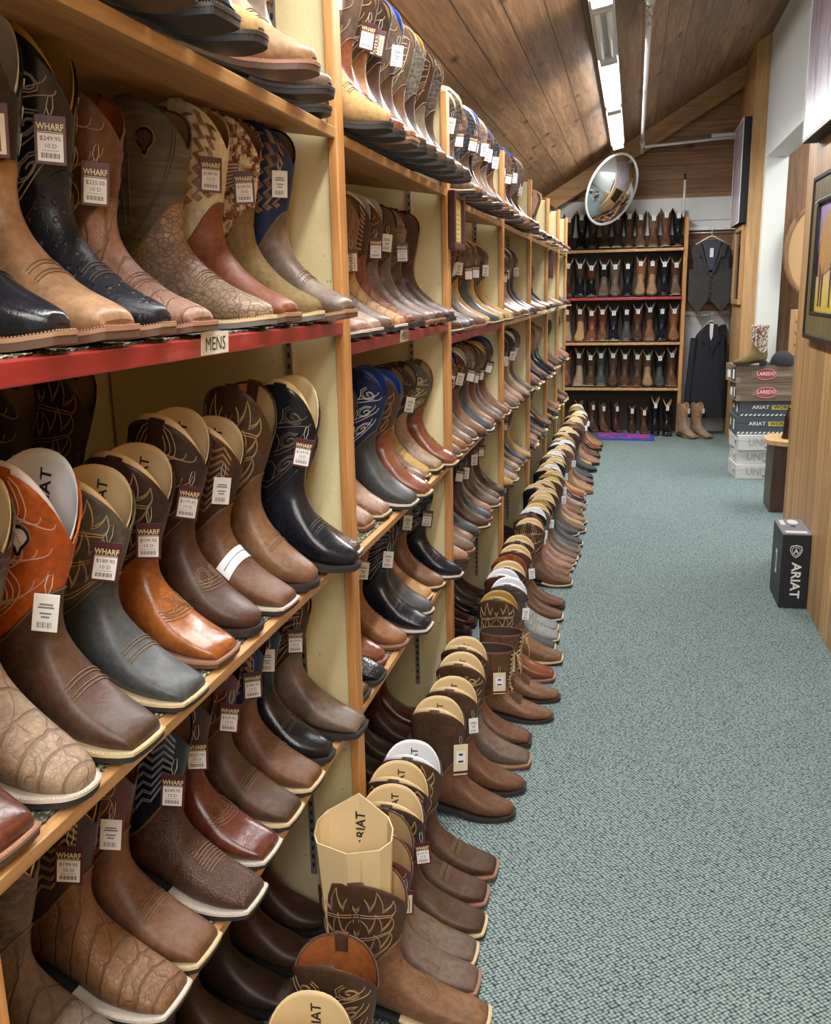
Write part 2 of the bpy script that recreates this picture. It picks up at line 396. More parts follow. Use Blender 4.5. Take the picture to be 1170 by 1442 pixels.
_me = {}
def add_mesh(key, fn):
    if key not in _me:
        mb = fn(); me = mb.mesh(key[0])
        bm = bmesh.new(); bm.from_mesh(me); bmesh.ops.recalc_face_normals(bm, faces=bm.faces); bm.to_mesh(me); bm.free()
        nm = max(mb.m) + 1 if mb.m else 1
        for i in range(nm): me.materials.append(None)
        _me[key] = me
    return _me[key]
NRING = {1: 36, 2: 20, 3: 12}
def m_foot(toe, cut, q):
    n = NRING[q]; rows = {1: 44, 2: 22, 3: 12}[q]; mb = MB(); P = []
    for i in range(rows + 1):
        t = i / rows; t = t * .97 + .03 * t * t if i else 0
        row = []
        for k in range(n):
            th = 2 * PI * k / n; sb = sbound(th)
            s = sb * (t ** 1.25)
            row.append(surf(toe, cut, s, th, .0016 * min(1, max(0, (t - .5) * 4))))
        P.append(row)
    P.append([surf(toe, cut, sbound(2 * PI * k / n), 2 * PI * k / n, -.002) for k in range(n)])
    mb.grid(P, closed_u=True); mb.add(P[0], [tuple(range(n))], 0, False)
    return mb
def m_shaft(toe, cut, q):
    n = NRING[q]; rows = {1: 20, 2: 10, 3: 5}[q]; mb = MB(); P = []
    for i in range(rows + 1):
        t = i / rows
        P.append([surf(toe, cut, lerp(sbound(2 * PI * k / n) - .05, 2.0, t), 2 * PI * k / n) for k in range(n)])
    for ins, dz in ((-.0012, .0012), (-.0035, -.001), (-.004, -.006)):
        P.append([surf(toe, cut, 2.0, 2 * PI * k / n, ins) + Vector((0, 0, dz)) for k in range(n)])
    mb.grid(P, closed_u=True)
    if q == 1:      # side seams
        for sgn in (1, -1):
            for d in (-.07, .07):
                mb.tube([surf(toe, cut, s, sgn * PI / 2 + d, .0012) for s in np.linspace(.93, 1.97, 16)], .0011, 4)
    return mb
def m_lining(toe, cut, q):
    n = NRING[q]; mb = MB(); P = []
    for s in (1.985, 1.8, 1.5, 1.2, 1.0):
        P.append([surf(toe, cut, s, 2 * PI * k / n, -.0045) for k in range(n)])
    mb.grid(P, closed_u=True); mb.add(P[-1], [tuple(range(n))], 0, False)
    return mb
def m_insert(toe, cut, q, rise=.012):
    n = NRING[q]; mb = MB(); top = []; P = []
    def r(s, th, ins):
        p = surf(toe, cut, s, th, ins); return p
    for s in (1.45, 1.7, 1.9, 2.0): P.append([r(s, 2 * PI * k / n, -.0060) for k in range(n)])
    P.append([r(2.0, 2 * PI * k / n, -.0062) + Vector((0, 0, rise * (.35 + .65 * abs(math.sin(2 * PI * k / n))))) for k in range(n)])
    P.append([p + (Vector((.084, 0, p.z)) - p).normalized() * .0012 for p in P[-1]])
    for s in (2.0, 1.9, 1.7, 1.45): P.append([r(s, 2 * PI * k / n, -.0074) for k in range(n)])
    mb.grid(P, closed_u=True)
    if q == 1:      # printed brand on the inner faces, reading upwards
        for sgn in (1, -1):
            v, f = text_geo('ARIAT', .026, True)
            vs = [surf(toe, cut, 1.0 + (1 - .02 + (p.x - .045) / .17), sgn * PI / 2 + (-sgn) * (-p.y) / .085, -.0080) for p in v]
            mb.add(vs, f, 1)
    return mb
def m_sole(toe, q, part):
    mb = MB(); ns = 26 if q == 1 else 12
    def outline(grow, s0, s1):
        R_ = []
        for i in range(ns + 1):
            s = lerp(s1, s0, i / ns)
            W = cub(SV, WD[toe], s); bx, bz = cub(SV, BX, s), cub(SV, BZ, s); b = np.interp(s, [0, .03, .09, .2, .3], BULGE[toe] + [0])
            R_.append((bx - b + grow * max(0, 1 - s / .12), W * (1.0 if s < .5 else .95) + grow * min(1, .7 + s * 4), bz))
        x0 = cub(SV, BX, 0) + grow; W0 = WD[toe][0] + grow * .7
        for j in range(1, 7):
            y = W0 * (1 - j / 6) ; R_.append((x0 - BULGE[toe][0] * (y / W0) ** 2, max(y, .0005), BZ[0]))
        return R_
    def strip(O, zt, zb):
        n = len(O); vs = []
        for x, y, z in O:
            vs += [(x, y, z + zt), (x, -y, z + zt), (x, y, z + zb), (x, -y, z + zb)]
        fs = []
        for i in range(n - 1):
            a, b = 4 * i, 4 * (i + 1)
            fs += [(a, a + 1, b + 1, b), (a + 2, b + 2, b + 3, a + 3), (a, b, b + 2, a + 2), (a + 1, a + 3, b + 3, b + 1)]
        fs += [(0, 2, 3, 1), (4 * n - 4, 4 * n - 3, 4 * n - 1, 4 * n - 2)]
        mb.add(vs, fs)
    if part == 'sole': strip(outline(.0055, 0, .655), -.001, -.0095)
    if part == 'welt':
        strip(outline(.0062, 0, .50), .0035, -.0012)
        if q == 1:
            O = outline(.0048, 0, .50); pts = [(x, y, z + .0042) for x, y, z in O] + [(x, -y, z + .0042) for x, y, z in O[::-1]]
            P_ = [Vector(p) for p in pts]
            # stitch bumps around the welt
            tot = 0; nx = .0
            for a, b in zip(P_, P_[1:]):
                L_ = (b - a).length
                while nx < tot + L_:
                    c = a.lerp(b, (nx - tot) / max(L_, 1e-6)); d = (b - a).normalized()
                    mb.tube([c - d * .0012, c + d * .0012], .0007, 4); nx += .0042
                tot += L_
    if part == 'heel':
        n = 14; secs = []
        for z, g in ((.037, 0), (.020, -.0015), (.001, -.003), (0, -.004)):
            ring = []
            for k in range(n + 1):
                a = -PI / 2 + PI * k / n
                ring.append((.036 - (.036 + g + (.037 - z) * -.08) * math.cos(a), (.0345 + g) * math.sin(a), z))
            xf = .072 - (.037 - z) * .12
            ring += [(xf, .0335 + g, z), (xf, -.0335 - g, z)]
            secs.append(ring)
        mb.grid(secs, closed_u=True, smooth=False); mb.add(secs[-1], [tuple(range(n + 3))]); mb.add(secs[0], [tuple(range(n + 3))])
    return mb
def m_strap(toe, cut, sgn, q):
    mb = MB(); w = .15; a = sgn * PI / 2; P = []
    path = [(1.74, .0022), (1.85, .0026), (1.96, .003), ('t', .004, .001), ('t', .0055, -.004), ('t', .0015, -.0054), (1.9, -.0054), (1.8, -.0054)]
    for e in path:
        row = []
        for d in (-w, -w / 3, w / 3, w):
            if e[0] == 't': row.append(surf(toe, cut, 2.0, a + d, e[2]) + Vector((0, 0, e[1])))
            else: row.append(surf(toe, cut, e[0], a + d, e[1]))
        P.append(row)
    mb.grid(P)
    Q = [[p + (Vector((.084, 0, p.z)) - p).normalized() * .0016 for p in row] for row in P]
    mb.grid(Q)
    return mb

# stitching designs live in (a, h): a across one side of the shaft (-1 front .. 1 back), h up the shaft 0..1
def bez(a, b, c, n=6): return [((1 - t) ** 2 * a[0] + 2 * t * (1 - t) * b[0] + t * t * c[0], (1 - t) ** 2 * a[1] + 2 * t * (1 - t) * b[1] + t * t * c[1]) for t in [i / n for i in range(n + 1)]]
def design(name):
    out = []
    def both(l): out.append(l); out.append([(-a, h) for a, h in l])
    if name == 'flame':
        for k in range(3):
            h = .06 + .29 * k
            for g in (0, .03):
                both(bez((0, h + .05 + g), (.10, h + .10 + g), (.04, h + .26), 5) + bez((.04, h + .26), (.22, h + .18), (.22, h + .06 + g), 5)[1:] + bez((.22, h + .06 + g), (.36, h + .16 + g), (.34, h + .32), 5)[1:]
                     + bez((.34, h + .32), (.52, h + .20), (.48, h + .05 + g), 5)[1:] + bez((.48, h + .05 + g), (.70, h + .12 + g), (.70, h + .27), 5)[1:] + bez((.70, h + .27), (.88, h + .12), (.70, h - .02 + g), 5)[1:] + bez((.70, h - .02 + g), (.3, h - .04 + g), (0, h + .0 + g), 6)[1:])
    elif name == 'zigzag':
        for m in range(-3, 4):
            for g in (0, .045, .09):
                l = []
                for i in range(15):
                    h = .12 + i * .06 + .05 * (3 - abs(m)) ; a = m * .27 + (.10 if i % 2 else -.06) + g
                    if h < .98: l.append((a, h + (.03 if i % 2 else 0)))
                out.append(l)
    elif name == 'scroll':
        for k, hc in enumerate((.2, .48, .76)):
            for r0, d in ((.26, 1), (.20, 1)):
                l = [(.42 + r0 * (1 - t / 14) * 1.3 * math.cos(d * t * .75 + k), hc + r0 * .42 * (1 - t / 14) * math.sin(d * t * .75 + k)) for t in range(13)]
                both(l)
            both(bez((0, hc - .14), (.9, hc - .1), (.92, hc + .12), 8)); both(bez((0, hc - .10), (.7, hc - .05), (.75, hc + .14), 8))
            both(bez((0, hc + .1), (.25, hc + .02), (.1, hc - .1), 6))
    elif name == 'feather':
        for k in range(13):
            h = .10 + .062 * k; both(bez((.04, h), (.3, h + .0), (.55 + .35 * abs(math.sin(k * 1.3)), h + .14), 6))
        both(bez((.02, .05), (.05, .5), (.02, .95), 8)); both(bez((.3, .02), (.98, .2), (.9, .9), 10))
    elif name == 'leaf':
        for k in range(3):
            h = .08 + .3 * k
            for sc_ in (1, .72, .45):
                both(bez((0, h + .14 - .14 * sc_), (.75 * sc_, h + .05), (.12, h + .14 + .22 * sc_), 8)); both(bez((.1, h + .1), (.9 * sc_, h), (.88 * sc_, h + .24 * sc_), 7))
    elif name == 'chevron':
        for k in range(9):
            h = .1 + .09 * k; both([(0, h), (.22, h + .09), (.40, h + .02), (.62, h + .13), (.85, h + .05)])
            both([(0, h + .02), (.22, h + .11), (.40, h + .04), (.62, h + .15), (.85, h + .07)])
    elif name == 'plain':
        both(bez((0, .03), (.98, .03), (.93, .95), 10)); both(bez((0, .05), (.9, .06), (.86, .95), 10))
    return out
def m_stitch(toe, cut, name, r=.0011, side=-1):
    mb = MB()
    for sgn in (side,):
        for l in design(name):
            if len(l) < 2: continue
            pts = []
            for a, h in l:
                th = PI / 2 + a * 1.22; sb = sbound(th)
                pts.append(surf(toe, cut, lerp(sb + .02, 1.985, min(max(h, .0), 1)), sgn * th, .0006))
            mb.tube(pts, r, 4, cap=False)
    return mb
def m_toestitch(toe, cut, kind):
    mb = MB()
    if kind == 'lines':
        for s in (.385, .40, .43, .445):
            mb.tube([surf(toe, cut, s, th, .0010) for th in np.linspace(-.85, .85, 11)], .0009, 4)
    elif kind == 'many':
        for i in range(7): mb.tube([surf(toe, cut, .34 + .018 * i, th, .0012) for th in np.linspace(-.55, .55, 9)], .0011, 4)
    else:
        for i in range(4): mb.tube([surf(toe, cut, .36 + .02 * i + .05 * (th / .9) ** 2, th, .0010) for th in np.linspace(-.9, .9, 13)], .0008, 4)
        for sg in (1, -1):
            for r0 in (.05, .035):
                mb.tube([surf(toe, cut, .45 + r0 * math.cos(u), sg * (.42 + r0 * 7 * math.sin(u)), .001) for u in np.linspace(0, 2 * PI, 14)], .0008, 4)
    return mb
# the scalloped line where foot and shaft meet
def m_seam(toe, cut):
    mb = MB()
    for d in (.012, .022): mb.tube([surf(toe, cut, sbound(th) - d, th, .0022) for th in np.linspace(0, 2 * PI, 60)[:-1]], .0007, 4, closed=True)
    return mb

def tag_mesh(kind, price, q):
    """hang tag in its own X (width) Z (height) plane facing -Y, top at the origin"""
    mb = MB(); w, h = .019, .060
    RX = Matrix.Rotation(PI / 2, 4, 'X')
    def T(x, z, y=-.0012): return Matrix.Translation((x, y, z)) @ RX
    if kind == 'price':
        mb.bbox(-w, w, -.0005, .0005, -h, 0, .0004, 0)
        mb.box(-w * .8, w * .8, -.0010, -.0004, -h + .004, -.022, 1)
        if q <= 2: add_text(mb, 'WHARF', .0115, T(0, -.0145), 2, True, .80); mb.box(-w * .8, w * .8, -.0009, -.0004, -.0208, -.0200, 2)
        if q == 1:
            add_text(mb, price, .0078, T(0, -.0285), 3); add_text(mb, '10 D', .0075, T(0, -.0375), 3)
            for i in range(13): mb.box(-.011 + i * .0017, -.011 + i * .0017 + (.0006 if i % 3 else .0011), -.0014, -.0010, -.0520, -.0460, 3)
            mb.box(-.010, .010, -.0013, -.0010, -.0432, -.0428, 3)
    elif kind == 'name':
        mb.bbox(-w * .95, w * .95, -.0005, .0005, -h * 1.02, 0, .0004, 0); mb.box(-w * .76, w * .76, -.0010, -.0004, -h + .003, -.012, 2)
        if q <= 2:
            v, f = text_geo('WHARF', .0145, True)
            mb.add([Vector((.0 - p.y - .001, -.0014, p.x - h * .6)) for p in v], f, 0); mb.box(.0075, .0088, -.0014, -.0010, -h * .9, -.021, 0)
    elif kind == 'white':
        mb.bbox(-w * .8, w * .8, -.0005, .0005, -h * .85, 0, .0004, 1)
        if q <= 2:
            for zz, ww in ((-.014, .008), (-.018, .0095), (-.026, .007), (-.031, .005)): mb.box(-ww, ww, -.0009, -.0004, zz - .0011, zz + .0011, 5)
            for i in range(9): mb.box(-.009 + i * .002, -.009 + i * .002 + (.0007 if i % 3 else .0013), -.0009, -.0004, -.046, -.038, 5)
    elif kind == 'long':
        mb.bbox(-w * 1.15, w * 1.15, -.0006, .0006, -h * 1.65, 0, .0004, 2); mb.box(-w * .7, w * .7, -.0011, -.0005, -.062, -.022, 1)
        mb.box(-w * 1.14, w * 1.14, -.0011, -.0005, -.094, -.086, 0); mb.box(-.008, .008, -.0014, -.001, -.058, -.052, 3); mb.box(-.006, .006, -.0014, -.001, -.036, -.029, 3)
    mb.tube([(0, 0, -.004), (-.004, .001, .010), (-.002, .006, .022), (.003, .008, .024), (.004, .003, .010), (0, 0, -.004)], .0006, 4, 4)
    return mb

def mk(name, key, fn, mats, parent):
    me = add_mesh((name,) + key, fn)
    o = bpy.data.objects.new(name, me); C.objects.link(o); o.parent = parent
    if not isinstance(mats, (list, tuple)): mats = [mats]
    for i, sl in enumerate(o.material_slots): sl.link = 'OBJECT'; sl.material = mats[min(i, len(mats) - 1)]
    return o
WELT = dict(cream=('welt_cream', 'rub_black'), pink=('welt_pink', 'sole_brown'), white=('welt_white', 'rub_black'), dark=('welt_dark', 'rub_black'), tan=('welt_tan', 'sole_brown'), creamgrey=('welt_cream', 'rub_grey'))
PRICES = ['$225.00', '$169.95', '$189.95', '$199.95', '$179.95', '$249.95']
nboot = 0
def boot(X, Y, Z, foot, shaft, stitch=None, toe='square', welt='cream', insert=None, tagk=None, yaw=0, sz=1.0, sx=1.0, q=1, lining='tan', cut='scallop', tstitch='lines',
         name='cowboy_boot', label='', group='', tagside='-', rz0=0, sy=1.0, tz=None, tilt=0, holes=0, flag=0, band=0):
    """X, Y = where the toe tip stands; Z = the surface it stands on"""
    global nboot; nboot += 1
    rz = rz0 + yaw
    Lx = .306 * sx
    ct = math.cos(tilt)
    loc = (X - Lx * ct * math.cos(rz), Y - Lx * ct * math.sin(rz), Z + Lx * math.sin(tilt))
    r = empty(name, loc, rz, label, 'boot', group); r.scale = (sx, sy, sz); r.rotation_euler = (0, tilt, rz)
    fm, sm = L(foot), L(shaft)
    mk('foot', (toe, cut, q), lambda: m_foot(toe, cut, q), fm, r)
    mk('shaft', (toe, cut, q), lambda: m_shaft(toe, cut, q), sm, r)
    mk('lining', (cut, q), lambda: m_lining(toe, cut, q), M['lin_' + lining], r)
    w, s_ = WELT[welt]
    so = mk('sole', (toe, q), lambda: m_sole(toe, q, 'sole'), M[s_], r)
    mk('heel', (q,), lambda: m_sole(toe, q, 'heel'), M[s_], so)
    if q <= 2: mk('welt', (toe, q), lambda: m_sole(toe, q, 'welt'), M[w], so)
    if q <= 2:
        for sg in (1, -1): mk('pull_strap', (cut, sg, q), lambda: m_strap(toe, cut, sg, q), sm, r)
    if stitch and q <= 2:
        d, c = stitch; 
        for sd in ((-1, 1) if q == 1 else (-1,)): mk('shaft_stitching', (toe, cut, d, sd), lambda: m_stitch(toe, cut, d, .0019 if d == 'zigzag' else .0011, sd), stmat(c), r)
    if q == 1:
        if tstitch: mk('toe_stitching', (toe, cut, tstitch), lambda: m_toestitch(toe, cut, tstitch), stmat('toe' if 'black' not in foot else 'dim'), r)
        mk('seam_stitching', (toe, cut), lambda: m_seam(toe, cut), stmat('toe' if 'black' not in foot else 'black'), r)
    if insert:
        mk('shaft_insert', (cut, min(q, 2) if insert != 'tan' else q), lambda: m_insert(toe, cut, q), [M['card' + insert], M['ink']], r)
    def P(a, h, off=.0012, sg=-1):
        th = PI / 2 + a * 1.22; return surf(toe, cut, lerp(sbound(th), 2.0, h), sg * th, off)
    if holes:
        td = [(.13 * math.sin(u) * (1 - .35 * max(0, -math.cos(u))), .075 * math.cos(u) - (.03 if abs(u - PI) < .3 else 0)) for u in np.linspace(0, 2 * PI, 25)[:-1]]
        mb = MB(); ca, ch = -.34, (.72 if holes == 1 else .62)
        mb.add([P(ca + a, ch + h, .0010) for a, h in td] + [P(ca, ch, .0012)], [(i_, (i_ + 1) % 24, 24) for i_ in range(24)], 0)
        mb.tube([P(ca + a * 1.08, ch + h * 1.08) for a, h in td], .0022, 5, 1, closed=True); mb.tube([P(ca + a * 1.3, ch + h * 1.3) for a, h in td], .0008, 4, 2, closed=True)
        mb.build('teardrop_cutout', [M['lin_dark'] if holes == 1 else M['cardwhite'], L('smooth:black'), stmat('tan')], r)
    if flag:
        mb = MB(); a0, a1, h0, h1 = -.62, -.06, .38, .62
        def quad(u0, u1, v0, v1, off, mi): mb.add([P(lerp(a0, a1, u), lerp(h0, h1, v), off) for v in (v0, v1) for u in np.linspace(u0, u1, 6)], [(k, k + 1, k + 7, k + 6) for k in range(5)], mi)
        quad(0, 1, 0, 1, .0012, 0)
        for i_ in range(7):
            v0 = .04 + i_ * .135; quad(.04 if i_ < 3 else .04, .54 if i_ >= 3 else .96, v0, v0 + .07, .0019, 1)
        for i_ in range(4):
            for j_ in range(4): quad(.60 + i_ * .09, .645 + i_ * .09, .50 + j_ * .115, .56 + j_ * .115, .0019, 1)
        mb.build('flag_patch', [plain('brown_flag_patch', (.16, .10, .07), .8), stmat('cream')], r)
    if band:
        mb = MB(); mb.grid([[surf(toe, cut, s_, th, .0022) for th in np.linspace(-1.5, 1.5, 15)] for s_ in np.linspace(.44, .53, 4)], 0); mb.grid([[surf(toe, cut, s_, th, .0028) for th in np.linspace(-1.3, 1.3, 13)] for s_ in (.485, .492)], 1)
        mb.build('paper_band', [M['tagwhite'], M['greyink']], r)
    if tagk:
        pr = PRICES[nboot % len(PRICES)]
        g = mk('price_tag', (tagk, pr if q == 1 and tagk == 'price' else '', q), lambda: tag_mesh(tagk, pr, q), [M['tagmaroon'], M['tagwhite'], M['tagcream' if tagk in ('name', 'long') else 'taggold'], M['ink'], M['string'], M['greyink']], r)
        sg = -1 if tagside == '-' else 1
        zt = tz if tz is not None else .248
        if tagside == 'f': g.location = (.178, 0, zt - .005); g.rotation_euler = (0, 0, PI / 2 + R.uniform(-.2, .2)); 
        else: g.location = (.158 + R.uniform(-.012, .008), -.042 + R.uniform(-.004, .006), zt + R.uniform(-.015, .008)); g.rotation_euler = (0, R.uniform(-.08, .08), R.uniform(.25, .55) - rz)
        g.scale = (1 / sx, 1, 1 / sz)
    return r

ORD = ['first', 'second', 'third', 'fourth', 'fifth', 'sixth', 'seventh', 'eighth', 'ninth', 'tenth', 'eleventh', 'twelfth', 'thirteenth', 'fourteenth', 'fifteenth', 'sixteenth', 'seventeenth', 'eighteenth', 'nineteenth', 'twentieth']
CN = dict(black='black', navyblack='black', dark='very dark brown', darkbrown='dark brown', brown='brown', medbrown='medium brown', warm='warm brown', tan='tan', honey='honey tan', wheat='wheat', cognac='glossy cognac', redbrown='dark reddish brown',
          brick='brick brown', grey='grey', taupe='taupe', stone='stone tan', orange='orange', olive='olive', cream='cream', navy='navy', blue='blue', umber='umber brown', rust='rust', slate='slate', greyolive='grey olive', pinktan='pinkish tan')
KN = dict(smooth='', worn='', pebble='pebbled ', croc='croc-print ', caiman='scaled ', ostrich='ostrich ', suede='suede ', swirl='', camo='camo ', brushed='')
TN = dict(square='square-toed', round='round-toed', snip='narrow-toed')
SN = dict(flame='flame-stitched', zigzag='zigzag-stitched', scroll='scroll-stitched', feather='feather-stitched', leaf='leaf-stitched', chevron='chevron-stitched', plain='plain')
def describe(foot, shaft, stitch, toe):
    k, c = foot.split(':'); k2, c2 = shaft.split(':')
    d = f"{KN[k]}{CN[c]} {TN[toe]} boot"
    if c2 != c or stitch or k2 == 'camo':
        d += ' with ' + (('camo' if k2 == 'camo' else CN[c2].replace('very ', '')) if c2 != c or k2 == 'camo' else '') + ((' ' + SN[stitch[0]]) if stitch and k2 != 'camo' else '') + ' shaft'
    return ' '.join(d.replace('glossy ', '').split())

# ================================================================== the room
def struct(name, mb, mats): return tag(mb.build(name, mats), kind='structure')
YB = 10.72            # gable wall
cz = lambda x: 3.07 + .592 * x
mb = MB(); mb.box(-1.7, 3.2, -3.0, YB + .3, -.06, 0); struct('floor', mb, M['carpet'])
mb = MB(); x0, x1 = -1.62, 1.16
mb.add([(x0, -3, cz(x0)), (x1, -3, cz(x1)), (x1, YB + .2, cz(x1)), (x0, YB + .2, cz(x0)), (x0, -3, cz(x0) + .06), (x1, -3, cz(x1) + .06), (x1, YB + .2, cz(x1) + .06), (x0, YB + .2, cz(x0) + .06)],
       [(0, 1, 2, 3), (4, 7, 6, 5), (0, 4, 5, 1), (1, 5, 6, 2), (2, 6, 7, 3), (3, 7, 4, 0)]); struct('ceiling', mb, M['ceil'])
mb = MB(); mb.box(-1.32, -1.22, -3, YB, 0, cz(-1.22) + .02); struct('wall_left', mb, M['panel'])
# gable wall: wood above, white band and white wall below
mb = MB(); mb.prism([(-1.45, 2.47), (1.9, 2.47), (1.9, 4.1), (1.16, cz(1.16) + .02), (-1.45, cz(-1.45) + .02)], 0, .1, 0, Matrix.Translation((0, YB + .1, 0)) @ Matrix.Rotation(PI / 2, 4, 'X'))
struct('wall_gable', mb, M['gable'])
mb = MB(); mb.box(-1.45, 3.2, YB - .01, YB + .1, 0, 2.47); mb.box(-1.45, 1.0, YB - .03, YB - .008, 2.24, 2.30); struct('wall_back', mb, M['white'])
# rafter under the ceiling and the collar of trim along the gable
mb = MB()
def slope_beam(mb, xa, xb, ya, yb, d0, d1):
    vs = [(x, y, cz(x) - d) for x in (xa, xb) for y in (ya, yb) for d in (d0, d1)]
    mb.add(vs, [(0, 1, 3, 2), (4, 6, 7, 5), (0, 4, 5, 1), (2, 3, 7, 6), (0, 2, 6, 4), (1, 5, 7, 3)])
slope_beam(mb, -1.1, 1.1, 10.38, 10.50, 0, .19); struct('trim_1', mb, M['beam'])
# near wooden wall on the aisle's right
mb = MB(); mb.box(.88, 1.02, -3, 5.58, 0, cz(.88) + .05); struct('wall_right', mb, M['wallwood'])
# white wall behind it with the wide opening, its far jamb
mb = MB(); mb.box(1.12, 1.31, 5.5, 9.5, 2.68, cz(1.12) + .05); struct('wall_header', mb, M['white'])
mb = MB(); mb.box(1.12, 1.31, 9.38, 9.56, 0, 2.68); mb.box(1.12, 1.31, 5.2, 5.5, 0, cz(1.12)); struct('trim_2', mb, M['jamb'])
mb = MB(); mb.box(1.0, 1.12, 9.5, YB, 0, cz(1.0) + .06); struct('wall_wing', mb, M['wingwood'])
# the room through the opening
mb = MB(); mb.box(1.31, 1.62, 9.7, 9.8, 0, 3.3); struct('trim_3', mb, M['brownwood'])
mb = MB(); mb.box(1.31, 3.2, 10.2, 10.3, 0, 3.4); struct('wall_siding', mb, M['greywood'])
mb = MB(); mb.box(3.1, 3.2, -3, 10.3, 0, 3.4); struct('wall_far_right', mb, M['white'])
mb = MB(); mb.box(1.31, 3.2, 5.0, 10.3, 3.4, 3.46); struct('ceiling_side_room', mb, M['white'])

# ================================================================== lights
def fixture(y0, y1, lit, lab):
    x = -.205; rz = 0
    r = empty('fluorescent_light', (x, (y0 + y1) / 2, cz(x) - .02), 0, lab, 'ceiling light', 'fluorescent fixtures along the aisle')
    r.rotation_euler = (0, -math.atan(.592) * .35, 0); L2 = (y1 - y0) / 2
    mb = MB(); mb.bbox(-.062, .062, -L2, L2, -.055, .03, .006); mb.build('housing', M['housing'], r)
    for sx_ in (-.030, .030):
        mb = MB(); mb.tube([(sx_, -L2 + .06, -.072), (sx_, L2 - .06, -.072)], .017, 12); mb.build('tube', M['tube'] if lit else M['unlit'], r)
    for s_ in (-1, 1):
        mb = MB(); mb.bbox(-.05, .05, s_ * (L2 - .03) - .02, s_ * (L2 - .03) + .02, -.095, -.05, .004); mb.build('tube_holder', M['housing'], r)
fixture(.3, 2.6, True, 'ceiling tube fixture above the camera end of the aisle')
fixture(2.62, 4.9, True, 'lit tube fixture cut off at the photo\'s top edge')
fixture(4.92, 6.0, False, 'unlit white ceiling fixture between two lit tube fixtures')
fixture(6.02, 7.6, True, 'lit tube fixture in the middle of the ceiling run')
fixture(7.68, 9.6, True, 'lit tube fixture at the far end, above the mirror')
def area(x, y, z, sx_, sy_, e, col=(1, .98, .95), rot=(0, 0, 0)):
    l = bpy.data.lights.new('area', 'AREA'); l.shape = 'RECTANGLE'; l.size = sx_; l.size_y = sy_; l.energy = e; l.color = col
    o = bpy.data.objects.new('area_light', l); C.objects.link(o); o.location = (x, y, z); o.rotation_euler = rot; return o
for y, ly, e in ((-1.2, 1.8, 30), (1.4, 2.2, 27), (3.7, 2.0, 24), (6.9, 1.5, 25), (8.6, 1.8, 30)):
    area(-.215, y, cz(-.215) - .13, .10, ly, e)
area(2.3, 7.5, 3.3, .8, 3, 60)
area(.45, -1.6, 2.9, .5, 2.4, 50, (1, .97, .92), (math.radians(28), 0, 0))  # soft fill lamp added behind the camera, no fixture modelled there
w = bpy.data.worlds.new('w'); sc.world = w; w.use_nodes = True
w.node_tree.nodes['Background'].inputs[0].default_value = (.95, .97, 1, 1); w.node_tree.nodes['Background'].inputs[1].default_value = .6

# sprinkler pipe
r = empty('sprinkler_pipe', (.03, 4, 2.97), 0, 'white sprinkler pipe running along the ceiling beside the lit tubes', 'pipe')
mb = MB(); mb.tube([(0, -5, 0), (0, 1.2, 0)], .024, 10); mb.tube([(0, 1.2, 0), (0, 6.25, .0)], .016, 10); mb.tube([(0, 1.16, 0), (0, 1.30, 0)], .030, 10)
mb.tube([(0, 6.25, 0), (.03, 6.28, -.03), (.88, 6.28, .02)], .014, 8); mb.build('pipe_run', M['pipe'], r)
for y in (1.36, 6.2):
    mb = MB(); mb.tube([(.0, y, -.01), (.0, y, -.05)], .012, 8); mb.tube([(0, y, -.05), (.012, y, -.075), (0, y, -.10)], .004, 5); mb.tube([(0, y, -.05), (-.012, y, -.075), (0, y, -.10)], .004, 5)
    mb.tube([(0, y, -.10), (0, y, -.104)], .020, 10); mb.tube([(0, y - .03, 0), (0, y + .03, 0)], .026, 10); mb.build('sprinkler_head', M['metal'] if y < 2 else M['pipe'], r)
r = empty('electrical_conduit', (1.0, 10.6, 3.02), 0, 'short white fixture high on the cedar gable wall', 'conduit')
mb = MB(); mb.bbox(-.28, .0, 0, .08, 0, .06, .01); mb.build('conduit_box', M['housing'], r)

# convex mirror hung from the last fixture
r = empty('convex_mirror', (-.245, 9.85, 2.50), 0, 'tilted round convex security mirror hanging above the far boot shelves', 'mirror')
n = Vector((.72, -.58, -.38)).normalized()
Mx = n.to_track_quat('Z', 'Y').to_matrix().to_4x4()
mb = MB(); P = []; RR = .34
for i in range(15):
    a = (i / 14) * .62; rad = RR * math.sin(a) / math.sin(.62); z = .115 * (math.cos(a) - math.cos(.62)) / (1 - math.cos(.62))
    P.append([Mx @ Vector((rad * math.cos(2 * PI * k / 64), rad * math.sin(2 * PI * k / 64), z)) for k in range(64)])
mb.grid(P, closed_u=True); o = mb.build('mirror_dome', M['chrome'], r)
mb = MB(); mb.tube([Mx @ Vector((.345 * math.cos(2 * PI * k / 64), .345 * math.sin(2 * PI * k / 64), 0)) for k in range(64)], .011, 8, closed=True); mb.build('rim', M['housing'], r)
mb = MB(); mb.add([Mx @ Vector((.34 * math.cos(2 * PI * k / 48), .34 * math.sin(2 * PI * k / 48), -.012)) for k in range(48)], [tuple(range(48))]); mb.build('backing', M['rub_grey'], r)
mb = MB(); mb.tube([(0, .0, .2), (.01, 0, .30), (-.01, 0, .36), (.0, 0, .42)], .008, 6); mb.tube([Mx @ Vector((0, 0, -.03)), (0, 0, .24)], .008, 6); mb.build('hook', M['metal'], r)

